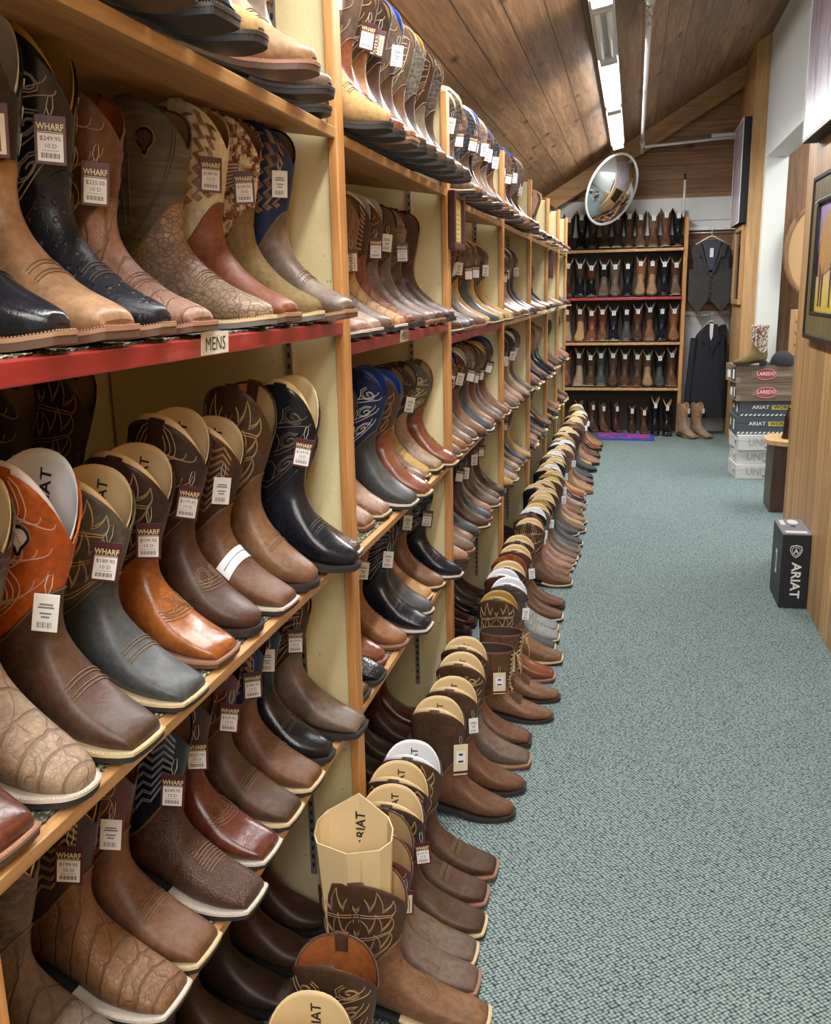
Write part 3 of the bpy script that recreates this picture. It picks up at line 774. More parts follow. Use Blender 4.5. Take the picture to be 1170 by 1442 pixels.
# ================================================================== shelving
SS = 1.17
POST = [.70] + [SS * y for y in (1.74, 2.785, 3.985, 5.06, 6.11, 6.98, 7.78)]
BN = ['first', 'second', 'third', 'fourth', 'fifth', 'sixth', 'seventh']
XF, XR = -.62, -1.21
for i, y in enumerate(POST):
    r = empty('shelf_divider', (-.8, y, 0), 0, f'cream panel with wooden edge closing the {"near end of the first" if i == 0 else "far end of the " + BN[i - 1]} shelving bay', 'shelf divider', 'cream shelf dividers')
    top = 2.19 if i > 1 else 2.45
    mb = MB(); mb.box(XR + .8, XF + .8 - .022, -.012, .012, 0, top); mb.build('panel', M['panel'], r)
    mb = MB(); mb.bbox(XF + .8 - .022, XF + .8, -.030, .022, 0, top + .01, .003); mb.build('edge_trim', M['edge'], r)
    if i <= 4:
        for xs in (-.757,):
            o = MB(); o.box(xs + .8 - .008, xs + .8 + .008, -.0165, -.012, .1, top - .02); zz = .12
            o2 = o
            while zz < top - .05: o2.box(xs + .8 - .003, xs + .8 + .003, -.0172, -.0164, zz, zz + .012, 1); zz += .025
            o.build('shelf_standard', [M['metal'], M['slot']], r)
        if i >= 1:
            o = MB(); o.box(xs + .8 - .008, xs + .8 + .008, .012, .0165, .1, top - .02); o.build('shelf_standard', [M['metal'], M['slot']], r)
LV = {0: (1.90, 1.50, .975, .560), 1: (1.893, 1.452, .957, .560), 2: (1.876, 1.408, .952, .555)}
TILT = (.15, .06, .19, .10)
SHN = ['top', 'red-edged', 'middle', 'low']
for b in range(7):
    lv = LV.get(b, (1.876, 1.408, .94, .555)); ya, yb = POST[b] + .022, POST[b + 1] - .030
    for k, z in enumerate(lv):
        r = empty('shelf_board', (-.8, (ya + yb) / 2, z), 0, f'{["plain wooden top", "red-edged wooden", "carpeted middle wooden", "carpeted lowest wooden"][k]} shelf board in the {BN[b]} bay from the camera', 'shelf', 'shelf boards of the long shelving run')
        h = (yb - ya) / 2; tl = TILT[k]; r.rotation_euler = (0, tl, 0)
        r.location = (XF - (XF + .8) * math.cos(tl), r.location.y, z + (XF + .8) * math.sin(tl))
        mb = MB(); mb.box(XR + .8, XF + .8 - .018, -h, h, -.022, -.004); mb.build('board', M['shelfwood'], r)
        mb = MB(); mb.bbox(XF + .8 - .018, XF + .8 - .001, -h, h, -.029 if k == 1 and b < 3 else -.023, -.001, .002); mb.build('front_edge', M['red'] if (k == 1 and b < 3) else M['shelfwood'], r)
        mb = MB(); mb.box(XR + .8, XF + .8 - .019, -h + .002, h - .002, -.0038, 0)
        rr = random.Random(b * 7 + k); ys = -h + .01
        while b < 3 and ys < h - .01:   # tufts over the front edge
            mb.add([(XF + .8 - .02, ys, -.001), (XF + .8 - .013, ys + .006, .003), (XF + .8 - .02, ys + .012, -.001), (XF + .8 - .03, ys + .006, .002)], [(0, 1, 2), (0, 3, 1), (1, 3, 2)]); ys += rr.uniform(.006, .03)
        mb.build('carpet_strip', M['shelfcarpet'], r)
        if k == 1 and b < 2:
            yc = (1.147 if b == 0 else 2.20) * SS - (ya + yb) / 2; x = XF + .8 + .0006
            mb = MB(); mb.box(x - .0012, x, yc - .048, yc + .048, -.0265, .0065)
            Mt = Matrix.Translation((x + .0004, yc, -.0115)) @ Matrix.Rotation(PI / 2, 4, 'Z') @ Matrix.Rotation(PI / 2, 4, 'X')
            add_text(mb, 'MENS', .029, Mt, 1, False); mb.build('size_sign', [M['sign'], M['ink']], r)
# small framed signs screwed to two posts
for (y, lab, z0, z1, wd) in ((3.26, 'dark red framed notice with yellow paper on the second divider', 1.70, 1.89, .20), (7.15, 'small dark framed notice hanging on a far divider', 1.64, 1.84, .16)):
    r = empty('framed_notice', (-.618, y, z0), 0, lab, 'sign')
    h = z1 - z0; mb = MB()
    mb.bbox(0, .024, -.03, wd - .03, 0, .022, .003); mb.bbox(0, .024, -.03, wd - .03, h - .022, h, .003); mb.bbox(0, .024, -.03, -.008, .02, h - .02, .003); mb.bbox(0, .024, wd - .052, wd - .03, .02, h - .02, .003)
    mb.build('frame', plain('maroon_frame', (.065, .018, .016), .35), r)
    mb = MB(); mb.box(.004, .012, -.01, wd - .05, .02, h - .02, 0); mb.box(.012, .0128, .004, wd - .066, .028, h - .028, 1)
    for q_ in range(6): mb.box(.0128, .0131, .02, wd - .085, .036 + q_ * .016, .0385 + q_ * .016, 2)
    mb.build('notice_paper', [M['metal'], plain('yellow_paper', (.70, .60, .16), .6), M['greyink']], r)

# ------------------------------------------------------------------ boots on the shelving run
SHELF = [True]
def row(place, group, z, X, specs, ordinal0=0, **kw):
    for i, s in enumerate(specs):
        Y, foot, shaft, st = s[0], s[1], s[2], s[3]; o = dict(kw); o.update(s[4] if len(s) > 4 else {})
        toe = o.get('toe', 'square'); x = o.pop('X', X)
        lab = o.pop('lab', None) or f"{describe(foot, shaft, st, toe)}, {ORD[i + ordinal0]} {place}"
        if len(lab.replace(',', ' ').split()) > 16: lab = lab.replace('medium brown', 'brown').replace('very dark', 'dark').replace('dark brown ', 'brown ')
        while len(lab.split()) > 16: lab = lab.replace(' with ', ', ', 1) if ' with ' in lab else ' '.join(lab.split()[1:])
        if SHELF[0]:
            o.setdefault('tilt', .15 if 'top shelf' in group else .19 if 'middle' in group else .10 if 'low' in group else .06)
            if not o.pop('abs', 0): Y, x = Y * SS, x * SS
            o['sz'] = o.get('sz', 1) * (1.09 if 'red' in group or 'top' in group else 1.045); o.setdefault('sx', .94); o.setdefault('yaw', -.06)
        boot(x, Y, z, foot, shaft, st, label=lab, group=group, **o)

D = dict
# first bay, top shelf
row("on first bay's top shelf", 'boots on the top shelf, first bay', 1.90, -.455, [
    (.78, 'smooth:tan', 'smooth:brown', None, D(toe='round', welt='pink')),
    (.885, 'smooth:brown', 'swirl:dark', None, D(toe='round', welt='tan')),
    (.985, 'smooth:medbrown', 'worn:dark', None, D(toe='round', welt='pink', yaw=.05)),
    (1.075, 'smooth:black', 'swirl:dark', None, D(welt='dark')),
    (1.18, 'suede:wheat', 'suede:wheat', None, D(toe='round', welt='dark')),
    (1.34, 'worn:tan', 'swirl:dark', None, D(toe='round', welt='pink', sx=1.05, X=-.44)),
    (1.50, 'smooth:taupe', 'swirl:slate', None, D(toe='round', welt='dark', X=-.47)),
    (1.64, 'smooth:brown', 'swirl:navyblack', None, D(toe='round', welt='dark', X=-.52))], sz=1.0)
# first bay, red-edged shelf
row("on first bay's red shelf", 'boots on the red shelf, first bay', 1.50, -.52, [
    (.80, 'smooth:navyblack', 'smooth:black', ('leaf', 'white'), D(toe='snip', welt='tan', insert='tan')),
    (.905, 'smooth:tan', 'smooth:black', ('scroll', 'white'), D(welt='pink', insert='white', tagk='name', cut='deep', tz=.235)),
    (1.005, 'ostrich:navyblack', 'smooth:navyblack', ('scroll', 'grey'), D(toe='snip', welt='tan', tagk='price', insert='gold', cut='deep')),
    (1.105, 'caiman:pinktan', 'smooth:brown', ('leaf', 'tan'), D(welt='pink', tagk='price', lining='rust', sz=.93)),
    (1.32, 'croc:stone', 'brushed:greyolive', ('plain', 'dim'), D(toe='round', welt='creamgrey', sz=1.0, X=-.515, sy=1.1, holes=1, sx=1.1)),
    (1.425, 'worn:brick', 'smooth:cream', ('zigzag', 'tan'), D(welt='tan', tagk='price', lining='tan', tstitch=None)),
    (1.53, 'suede:olive', 'camo:stone', None, D(toe='round', welt='creamgrey', tagk='price', X=-.51, tstitch=None, flag=1)),
    (1.625, 'smooth:taupe', 'smooth:navy', ('zigzag', 'tan'), D(welt='tan', tagk='white', X=-.485, tz=.26))], sz=1.05)
# first bay, middle shelf
row("on first bay's middle shelf", 'boots on the middle shelf, first bay', .975, -.515, [
    (.655, 'smooth:redbrown', 'smooth:dark', ('flame', 'tan'), D(welt='pink', X=-.53)),
    (.76, 'caiman:stone', 'swirl:dark', None, D(toe='round', welt='white', X=-.52, tstitch=None, insert='tan')),
    (.862, 'smooth:umber', 'smooth:orange', ('leaf', 'pink'), D(welt='cream', insert='white', tagk='white', cut='deep', X=-.51, holes=2, tz=.2)),
    (.992, 'smooth:slate', 'worn:greyolive', ('flame', 'gold'), D(welt='cream', insert='tan', tagk='price', sz=.86)),
    (1.125, 'smooth:cognac', 'smooth:dark', ('flame', 'tan'), D(welt='pink', insert='tan', tagk='price', sz=.88, tstitch='bug', X=-.53)),
    (1.235, 'smooth:darkbrown', 'smooth:dark', ('leaf', 'tan'), D(toe='round', welt='dark', insert='tan', tagk='price', X=-.53, tstitch='bug')),
    (1.345, 'worn:brown', 'smooth:darkbrown', ('chevron', 'tan'), D(welt='white', insert='tan', tagk='white', X=-.52, sz=.91, band=1, tstitch=None)),
    (1.455, 'smooth:medbrown', 'smooth:umber', ('flame', 'gold'), D(toe='round', welt='dark', X=-.515, sz=1.09, cut='deep', lab="medium brown boot with gold flame-stitched brown shaft, eighth on first bay's middle shelf")),
    (1.57, 'smooth:navyblack', 'smooth:navyblack', ('scroll', 'dim'), D(toe='snip', welt='dark', insert='tan', tagk='price', X=-.475, sz=1.06, cut='deep')),
    (1.655, 'croc:umber', 'croc:umber', None, D(welt='white', X=-.50, sz=.8, tstitch=None))], sz=1.0)
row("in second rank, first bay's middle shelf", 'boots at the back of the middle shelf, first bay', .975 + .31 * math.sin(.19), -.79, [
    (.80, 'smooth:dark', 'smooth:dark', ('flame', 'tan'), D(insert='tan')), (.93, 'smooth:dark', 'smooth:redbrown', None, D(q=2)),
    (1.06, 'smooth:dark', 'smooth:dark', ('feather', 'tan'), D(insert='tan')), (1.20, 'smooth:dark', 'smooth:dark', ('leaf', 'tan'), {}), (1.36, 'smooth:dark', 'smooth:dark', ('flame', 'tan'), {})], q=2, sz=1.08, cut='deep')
# first bay, low shelf
row("on first bay's low shelf", 'boots on the low shelf, first bay', .56, -.513, [
    (.77, 'caiman:taupe', 'swirl:umber', None, D(welt='white', tstitch=None, insert='tan', X=-.52)),
    (.882, 'caiman:medbrown', 'smooth:dark', ('chevron', 'tan'), D(toe='square', welt='white', tagk='price', tstitch=None, insert='gold')),
    (.972, 'worn:brown', 'smooth:redbrown', ('flame', 'tan'), D(welt='cream', tagk='white')),
    (1.085, 'pebble:darkbrown', 'smooth:navyblack', ('chevron', 'blue'), D(welt='white', tagk='price', tstitch='many', X=-.492)),
    (1.20, 'smooth:redbrown', 'smooth:dark', ('flame', 'pink'), D(welt='white', tagk='price', sz=.93, tstitch='bug')),
    (1.305, 'worn:umber', 'smooth:redbrown', ('leaf', 'tan'), D(welt='cream', tagk='price', lining='dark')),
    (1.415, 'worn:brown', 'smooth:navy', ('zigzag', 'tan'), D(welt='cream', tagk='price')),
    (1.515, 'smooth:black', 'smooth:navyblack', ('leaf', 'grey'), D(toe='snip', welt='dark', tagk='white', X=-.52)),
    (1.63, 'smooth:taupe', 'smooth:dark', ('feather', 'gold'), D(toe='square', welt='dark', tagk='price', insert='tan', X=-.492, tstitch=None, sx=1.04))], sz=.98)
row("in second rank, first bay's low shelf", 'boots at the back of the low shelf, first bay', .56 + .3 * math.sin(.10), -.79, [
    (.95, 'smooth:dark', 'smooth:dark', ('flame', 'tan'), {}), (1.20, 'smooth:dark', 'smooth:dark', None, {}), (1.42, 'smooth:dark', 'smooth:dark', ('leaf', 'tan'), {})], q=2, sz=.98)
# second bay
row("on second bay's top shelf", 'boots on the top shelf, second bay', 1.893, -.45, [
    (1.80, 'suede:wheat', 'smooth:medbrown', None, D(toe='round', welt='dark', insert='blue', tagk='white')),
    (1.90, 'smooth:brick', 'worn:taupe', ('leaf', 'gold'), D(toe='round', welt='dark')),
    (2.00, 'smooth:warm', 'worn:umber', ('scroll', 'gold'), D(welt='tan', tagk='price')),
    (2.11, 'smooth:darkbrown', 'smooth:dark', ('scroll', 'tan'), D(toe='round', welt='dark', tagk='name')),
    (2.22, 'smooth:umber', 'smooth:taupe', ('leaf', 'gold'), D(toe='round', welt='dark', tagk='white', insert='blue')),
    (2.34, 'smooth:brown', 'worn:taupe', ('feather', 'cream'), D(toe='round', welt='dark')),
    (2.45, 'smooth:dark', 'swirl:greyolive', None, D(toe='round', welt='dark', insert='gold')),
    (2.57, 'smooth:taupe', 'smooth:dark', ('feather', 'tan'), D(toe='round', welt='dark')), (2.68, 'smooth:dark', 'swirl:dark', None, D(toe='round', welt='dark'))], sz=1.02)
row("on second bay's red shelf", 'boots on the red shelf, second bay', 1.452, -.51, [
    (1.80, 'smooth:pinktan', 'swirl:umber', None, D(welt='white', tagk='white')),
    (1.90, 'smooth:stone', 'smooth:brown', ('scroll', 'tan'), D(welt='white', tagk='name')),
    (2.01, 'smooth:taupe', 'smooth:medbrown', None, D(toe='round', welt='dark', tagk='name', tz=.24)),
    (2.12, 'caiman:honey', 'smooth:medbrown', ('plain', 'tan'), D(welt='white', tagk='name', tz=.21)),
    (2.22, 'caiman:brick', 'smooth:dark', ('chevron', 'pink'), D(welt='dark', insert='white')),
    (2.33, 'worn:taupe', 'worn:umber', ('scroll', 'gold'), D(toe='round', welt='dark', insert='white', tagk='price')),
    (2.46, 'smooth:taupe', 'smooth:umber', None, D(welt='tan', tagk='white')),
    (2.58, 'smooth:umber', 'swirl:taupe', None, D(welt='tan', tagk='price')), (2.69, 'smooth:darkbrown', 'smooth:dark', None, D(welt='dark', X=-.5))], sz=.98)
row("on second bay's middle shelf", 'boots on the middle shelf, second bay', .957, -.53, [
    (1.82, 'smooth:rust', 'swirl:dark', None, D(welt='cream', X=-.56)), (1.925, 'ostrich:pinktan', 'swirl:greyolive', None, D(welt='pink', tagk='white', X=-.55, tstitch=None)),
    (2.035, 'ostrich:pinktan', 'smooth:greyolive', None, D(welt='cream', tagk='long', X=-.54, tstitch=None)), (2.15, 'smooth:slate', 'smooth:navy', ('scroll', 'white'), D(welt='white', insert='blue', X=-.5, sz=1.02)),
    (2.27, 'smooth:brick', 'smooth:umber', ('flame', 'tan'), D(welt='cream', insert='blue', X=-.49)), (2.40, 'smooth:taupe', 'smooth:dark', None, D(toe='round', welt='cream', tagk='white')),
    (2.50, 'suede:wheat', 'swirl:dark', None, D(toe='round', welt='cream', X=-.54)), (2.61, 'smooth:stone', 'smooth:dark', ('leaf', 'tan'), D(welt='cream', tagk='white', X=-.53)), (2.70, 'smooth:brick', 'worn:greyolive', ('scroll', 'cream'), D(toe='square', welt='cream', X=-.50, cut='deep'))], sz=.96)
row("on second bay's low shelf", 'boots on the low shelf, second bay', .56, -.515, [
    (1.79, 'croc:umber', 'smooth:dark', None, D(welt='dark', X=-.53, sz=.8)), (1.887, 'croc:navyblack', 'smooth:black', None, D(welt='dark', X=-.52, sz=.9)), (1.985, 'smooth:brick', 'swirl:dark', None, D(toe='round', welt='pink', X=-.54)),
    (2.10, 'smooth:warm', 'smooth:rust', None, D(toe='round', welt='pink', tagk='white')), (2.215, 'smooth:navyblack', 'smooth:black', ('feather', 'grey'), D(welt='white', insert='tan', X=-.48, tagk='white')),
    (2.34, 'smooth:slate', 'smooth:navyblack', ('scroll', 'gold'), D(toe='round', welt='white', X=-.5)), (2.45, 'smooth:honey', 'smooth:umber', None, D(welt='cream', X=-.53)),
    (2.57, 'smooth:medbrown', 'swirl:umber', None, D(toe='round', welt='cream', X=-.515, tagk='white')), (2.68, 'smooth:navyblack', 'smooth:black', ('scroll', 'grey'), D(toe='snip', welt='white', X=-.48, tagk='price'))], sz=.96)

BROWNS = ['smooth:brown', 'worn:brown', 'smooth:umber', 'smooth:medbrown', 'smooth:taupe', 'worn:medbrown', 'smooth:darkbrown', 'smooth:warm', 'smooth:brick', 'worn:umber', 'smooth:tan', 'smooth:navyblack', 'smooth:slate', 'suede:wheat', 'smooth:stone', 'smooth:pinktan', 'caiman:taupe', 'croc:umber', 'smooth:honey']
SHAFTS = ['smooth:dark', 'swirl:dark', 'swirl:umber', 'smooth:umber', 'smooth:navyblack', 'swirl:taupe', 'swirl:brown', 'worn:umber', 'smooth:darkbrown', 'swirl:navyblack']
def rnd_spec(rr, y, q):
    f = rr.choice(BROWNS); s_ = rr.choice(SHAFTS)
    st = rr.choice([None, ('flame', 'tan'), ('scroll', 'tan'), ('leaf', 'gold'), ('feather', 'tan')]) if not s_.startswith('swirl') else None
    return (y, f, s_, st, D(toe=rr.choice(['square', 'square', 'round', 'snip']), welt=rr.choice(['cream', 'white', 'dark', 'tan', 'pink']), insert=rr.choice([None, 'tan', 'tan', 'white', None, 'blue']),
            tagk=rr.choice([None, 'white', 'white', 'price']), X=None, yaw=rr.uniform(-.04, .04), sz=rr.uniform(.93, 1.02)))
THEME = {(2, 2): ['ostrich:slate', 'smooth:slate', 'smooth:medbrown', 'smooth:warm', 'smooth:taupe'], (2, 3): ['smooth:taupe', 'smooth:medbrown', 'smooth:pinktan', 'smooth:slate', 'smooth:umber'],
         (3, 2): ['smooth:pinktan', 'smooth:stone', 'smooth:tan', 'smooth:taupe'], (3, 3): ['suede:wheat', 'smooth:stone', 'smooth:slate', 'smooth:taupe'], (2, 1): ['smooth:taupe', 'suede:wheat', 'smooth:slate', 'smooth:umber']}
for b in (2, 3):
    lv = LV.get(b, (1.876, 1.408, .94, .555))
    for k in range(4):
        rr = random.Random(100 + b * 10 + k); y = POST[b] + .085; specs = []
        while y < POST[b + 1] - .08:
            s_ = list(rnd_spec(rr, y, 2)); th = THEME.get((b, k))
            if th: s_[1] = rr.choice(th)
            s_[4]['X'] = (-.54, -.57, -.585, -.585)[k] + rr.uniform(-.02, .015); s_[4]['abs'] = 1; specs.append(tuple(s_)); y += .133 if b == 2 else .142
        row(f"on {BN[b]} bay's {['top', 'red', 'middle', 'low'][k]} shelf", f'boots on the {SHN[k]} shelf, {BN[b]} bay', lv[k], -.5, specs, q=2)

# ------------------------------------------------------------------ boots on the floor
SHELF[0] = False
FL = [
 (1.29, 'worn:umber', 'smooth:dark', ('flame', 'tan'), D(insert='tan', X=-.27)),
 (1.455, 'worn:brown', 'smooth:umber', ('scroll', 'tan'), D(lining='rust', X=-.275, welt='cream')),
 (1.705, 'worn:medbrown', 'smooth:umber', ('flame', 'tan'), D(X=-.25, welt='cream', tstitch='bug', sx=1.25)),
 (1.81, 'worn:taupe', 'smooth:redbrown', ('leaf', 'tan'), D(X=-.29, welt='pink', tstitch='many', tagk='name')),
 (1.905, 'smooth:taupe', 'smooth:umber', ('scroll', 'tan'), D(X=-.31, welt='cream', tstitch='bug')),
 (2.01, 'smooth:umber', 'smooth:dark', ('flame', 'tan'), D(X=-.305, welt='cream', insert='tan', tagk='price', tstitch=None)),
 (2.13, 'worn:umber', 'smooth:dark', ('chevron', 'tan'), D(X=-.318, welt='pink', insert='tan')),
 (2.25, 'worn:umber', 'worn:umber', ('flame', 'gold'), D(X=-.31, welt='pink', insert='white', lining='tan')),
 (2.545, 'smooth:brown', 'smooth:umber', None, D(X=-.297, toe='round', welt='dark', insert='tan', tagk='long', tstitch=None)),
 (2.70, 'smooth:brown', 'smooth:umber', None, D(X=-.282, toe='round', welt='dark', insert='tan', tagk='white', tstitch=None)),
 (2.875, 'smooth:taupe', 'smooth:umber', ('scroll', 'gold'), D(X=-.285, welt='tan', insert='tan', tstitch=None, sz=1.08)),
 (3.02, 'smooth:brown', 'smooth:darkbrown', ('scroll', 'tan'), D(X=-.298, welt='dark', insert='tan', tstitch=None, sz=1.08)),
]
def baynm(y):
    return 'past the last divider' if y > POST[7] else 'beside ' + BN[max(0, sum(1 for p in POST if p < y) - 1)] + ' bay'
CNT = {}
def frow(specs, **kw):
    for s_ in specs:
        b_ = baynm(s_[0]); n_ = CNT.get(b_, 0); CNT[b_] = n_ + 1
        row('on floor ' + b_, 'boots in the floor row', 0, -.29, [s_], ordinal0=n_, **kw)
frow(FL, sz=1.04, sx=1.06)
def floor_auto(ys, specs, q, place, o0=0):
    out = []
    for (y, X), s_ in zip(ys, specs):
        d = dict(s_[3]); d['X'] = X; out.append((y, s_[0], s_[1], s_[2], d))
    frow(out, q=q, sz=1.04, sx=1.05)
F3 = [((3.60, -.262), ('smooth:brick', 'smooth:umber', ('flame', 'gold'), D(welt='pink', insert='gold'))), ((3.79, -.244), ('worn:medbrown', 'swirl:dark', None, D(welt='cream', insert='white', tagk='white'))),
      ((3.91, -.284), ('smooth:slate', 'smooth:redbrown', None, D(welt='cream', insert='white'))), ((4.035, -.277), ('suede:grey', 'smooth:dark', ('leaf', 'tan'), D(welt='cream', lining='rust', insert='tan'))),
      ((4.16, -.29), ('suede:grey', 'smooth:rust', ('scroll', 'cream'), D(welt='cream', lining='rust'))), ((4.32, -.28), ('smooth:brown', 'smooth:redbrown', None, D(welt='white', insert='tan', tagk='white'))),
      ((4.50, -.285), ('smooth:brown', 'worn:umber', ('leaf', 'gold'), D(welt='dark', insert='tan'))), ((4.87, -.27), ('worn:brown', 'worn:umber', ('leaf', 'gold'), D(welt='cream', insert='tan', tstitch=None))),
      ((5.0, -.29), ('smooth:medbrown', 'smooth:umber', ('flame', 'tan'), D(welt='tan', lining='rust', tagk='white')))]
floor_auto([a for a, _ in F3], [s_ for _, s_ in F3], 1, 'on floor beyond the lace-up pair')
rr = random.Random(5); y = 5.13; ys = []
while y < 10.15: ys.append((y, -.30 + rr.uniform(-.03, .05))); y += .112
cyc = ['smooth:pinktan', 'smooth:pinktan', 'smooth:taupe', 'smooth:taupe', 'smooth:slate', 'smooth:slate', 'smooth:navyblack', 'smooth:slate', 'smooth:taupe', 'suede:wheat', 'smooth:pinktan', 'smooth:pinktan', 'smooth:medbrown', 'smooth:brown', 'smooth:stone', 'smooth:navyblack', 'smooth:pinktan', 'smooth:brick', 'smooth:honey', 'smooth:tan']
PL = ['on floor between fourth bay and fifth', 'on floor by the fifth bay', 'on floor by the sixth bay', 'on floor by the seventh bay', 'on floor past the last divider']
cnt = {}
for i, (y, X) in enumerate(ys):
    pi = 0 if y < 5.9 else 1 if y < 6.8 else 2 if y < 7.7 else 3 if y < 8.7 else 4
    n_ = cnt.get(pi, 0); cnt[pi] = n_ + 1
    dark = rr.random() < .25
    floor_auto([(y, X)], [(cyc[i % len(cyc)], 'smooth:navyblack' if dark else rr.choice(['swirl:umber', 'smooth:umber', 'swirl:brown', 'worn:umber', 'smooth:dark']), None,
                D(toe=rr.choice(['square', 'round']), welt=rr.choice(['cream', 'dark', 'white', 'pink']), insert=rr.choice(['tan', 'tan', 'tan', 'gold', 'white', None]), lining=rr.choice(['tan', 'rust', 'tan']), tagk=rr.choice([None, None, 'white']), yaw=rr.uniform(-.05, .05)))], 2 if y < 7.5 else 3, PL[pi], n_)
# second rank on the floor, under the shelves
bk = []
rr = random.Random(9); y = 1.35; i = 0
for b in range(5):
    y = max(POST[b] + .1, 1.0); specs = []
    while y < POST[b + 1] - .06:
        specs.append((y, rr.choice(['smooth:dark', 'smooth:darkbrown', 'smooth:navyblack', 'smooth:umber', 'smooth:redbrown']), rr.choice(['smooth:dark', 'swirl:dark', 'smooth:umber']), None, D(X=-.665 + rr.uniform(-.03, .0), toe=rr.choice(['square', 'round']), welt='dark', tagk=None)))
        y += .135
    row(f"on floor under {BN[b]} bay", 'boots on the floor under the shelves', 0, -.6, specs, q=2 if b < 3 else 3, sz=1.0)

# lace-up work boots
def laceup(X, Y, rz, lab):
    foot, shaft = 'smooth:brown', 'worn:brown'
    Lx = .306 * 1.05
    r = empty('lace_up_boot', (X - Lx * math.cos(rz), Y - Lx * math.sin(rz), 0), rz, lab, 'boot', 'lace-up boots in the floor row'); r.scale = (1.05, 1.05, .84)
    mk('foot', ('round', 'flat', 1), lambda: m_foot('round', 'flat', 1), L('smooth:medbrown'), r); mk('shaft', ('round', 'flat', 1), lambda: m_shaft('round', 'flat', 1), L('worn:brown'), r)
    mk('lining', ('flat', 1), lambda: m_lining('round', 'flat', 1), M['lin_dark'], r)
    so = mk('sole', ('round', 1), lambda: m_sole('round', 1, 'sole'), M['rub_black'], r); mk('heel', (1,), lambda: m_sole('round', 1, 'heel'), M['rub_black'], so); mk('welt', ('round', 1), lambda: m_sole('round', 1, 'welt'), M['welt_dark'], so)
    def lace():
        mb = MB(); E_ = [(.62, .25), (.74, .28), (.86, .30), (1.0, .33), (1.12, .36), (1.26, .38), (1.40, .40), (1.55, .42), (1.72, .44), (1.88, .44)]
        for i, (s_, a) in enumerate(E_):
            for sg in (1, -1):
                p = surf('round', 'flat', s_, sg * a, .0035)
                mb.tube([p + Vector((0, .0, .003)), p + Vector((.004, 0, 0)), p - Vector((0, 0, .003))], .0022, 5, 1)
                if i < len(E_) - 1:
                    q_ = surf('round', 'flat', E_[i + 1][0], -sg * E_[i + 1][1], .004); m_ = surf('round', 'flat', (s_ + E_[i + 1][0]) / 2, 0, .008)
                    mb.tube([p, m_, q_], .0018, 5, 0)
        for sg in (1, -1):
            c = surf('round', 'flat', 1.86, 0, .010)
            mb.tube([c, c + Vector((.012, sg * .03, .006)), c + Vector((.014, sg * .045, -.02)), c + Vector((.008, sg * .015, -.012))], .0018, 5, 0); mb.tube([c, c + Vector((.02, sg * .02, -.05)), c + Vector((.018, sg * .026, -.10))], .0016, 5, 0)
        return mb
    mk('laces', ('l',), lace, [plain('tan_laces', (.46, .34, .18), .6), M['metal']], r)
    def tong():
        mb = MB(); mb.grid([[surf('round', 'flat', s_, th, .002 + .01 * max(0, s_ - 1.85)) + Vector((0, 0, .03 * max(0, (s_ - 1.8) * 5))) for th in np.linspace(-.3, .3, 7)] for s_ in np.linspace(.6, 1.98, 16)])
        return mb
    mk('tongue', ('t',), tong, L('smooth:umber'), r)
    def kilt():
        mb = MB()
        for i in range(7):
            a0 = -.62 + i * .18; mb.grid([[surf('round', 'flat', s_, th, .004 + (.62 - s_) * .03) for th in np.linspace(a0, a0 + .15, 4)] for s_ in np.linspace(.44, .62, 5)])
        return mb
    mk('kiltie', ('k',), kilt, L('smooth:umber'), r)
    g = mk('price_tag', ('long', '', 2), lambda: tag_mesh('long', '', 2), [M['tagmaroon'], M['tagwhite'], M['tagcream'], M['ink'], M['string'], M['greyink']], r); g.location = (.12, -.062, .24); g.rotation_euler = (0, 0, .3)
laceup(-.238, 3.23, .0, 'brown lace-up work boot with long cream hang tag, in front of its mate')
laceup(-.226, 3.41, .0, 'brown lace-up work boot standing right behind the tagged lace-up boot')

# tall printed cardboard shaper standing up out of a floor boot
r = empty('cardboard_shaper', (-.545, 1.70, .075), 0, 'tall tan cardboard boot shaper standing up out of a floor boot', 'cardboard')
def shaper():
    mb = MB(); prof = [(-.078, -.012), (-.064, -.036), (.0, -.047), (.064, -.036), (.080, -.006), (.080, .01), (.064, .036), (0, .047), (-.064, .036), (-.078, .012)]
    def top(x, y): return .36 + (.05 if y > 0 else -.012) * (1 - abs(x) / .075) + (.022 if y > 0 else 0)
    rows = [[(x * .8, y * .6, .0) for x, y in prof], [(x * .95, y * .8, .18) for x, y in prof], [(x * 1.05, y * 1.05, top(x, y) - .03) for x, y in prof], [(x * 1.08, y * 1.08, top(x, y)) for x, y in prof]]
    inner = [[(p[0] * .965, p[1] * .95, p[2]) for p in rw] for rw in rows[::-1]]
    mb.grid(rows + inner, closed_u=True, smooth=False)
    add_text(mb, 'ARIAT', .03, Matrix.Translation((.005, .0425, .35)) @ Matrix.Rotation(PI / 2, 4, 'X') @ Matrix.Rotation(PI / 2, 4, 'Z'), 1, True)
    mb.tube([(.026, -.038, .2), (.03, -.047, .34)], .0012, 4, 2)
    return mb
o = shaper().build('card_sleeve', [M['cardtan'], M['ink'], plain('card_fold', (.42, .31, .15), .6)], r)

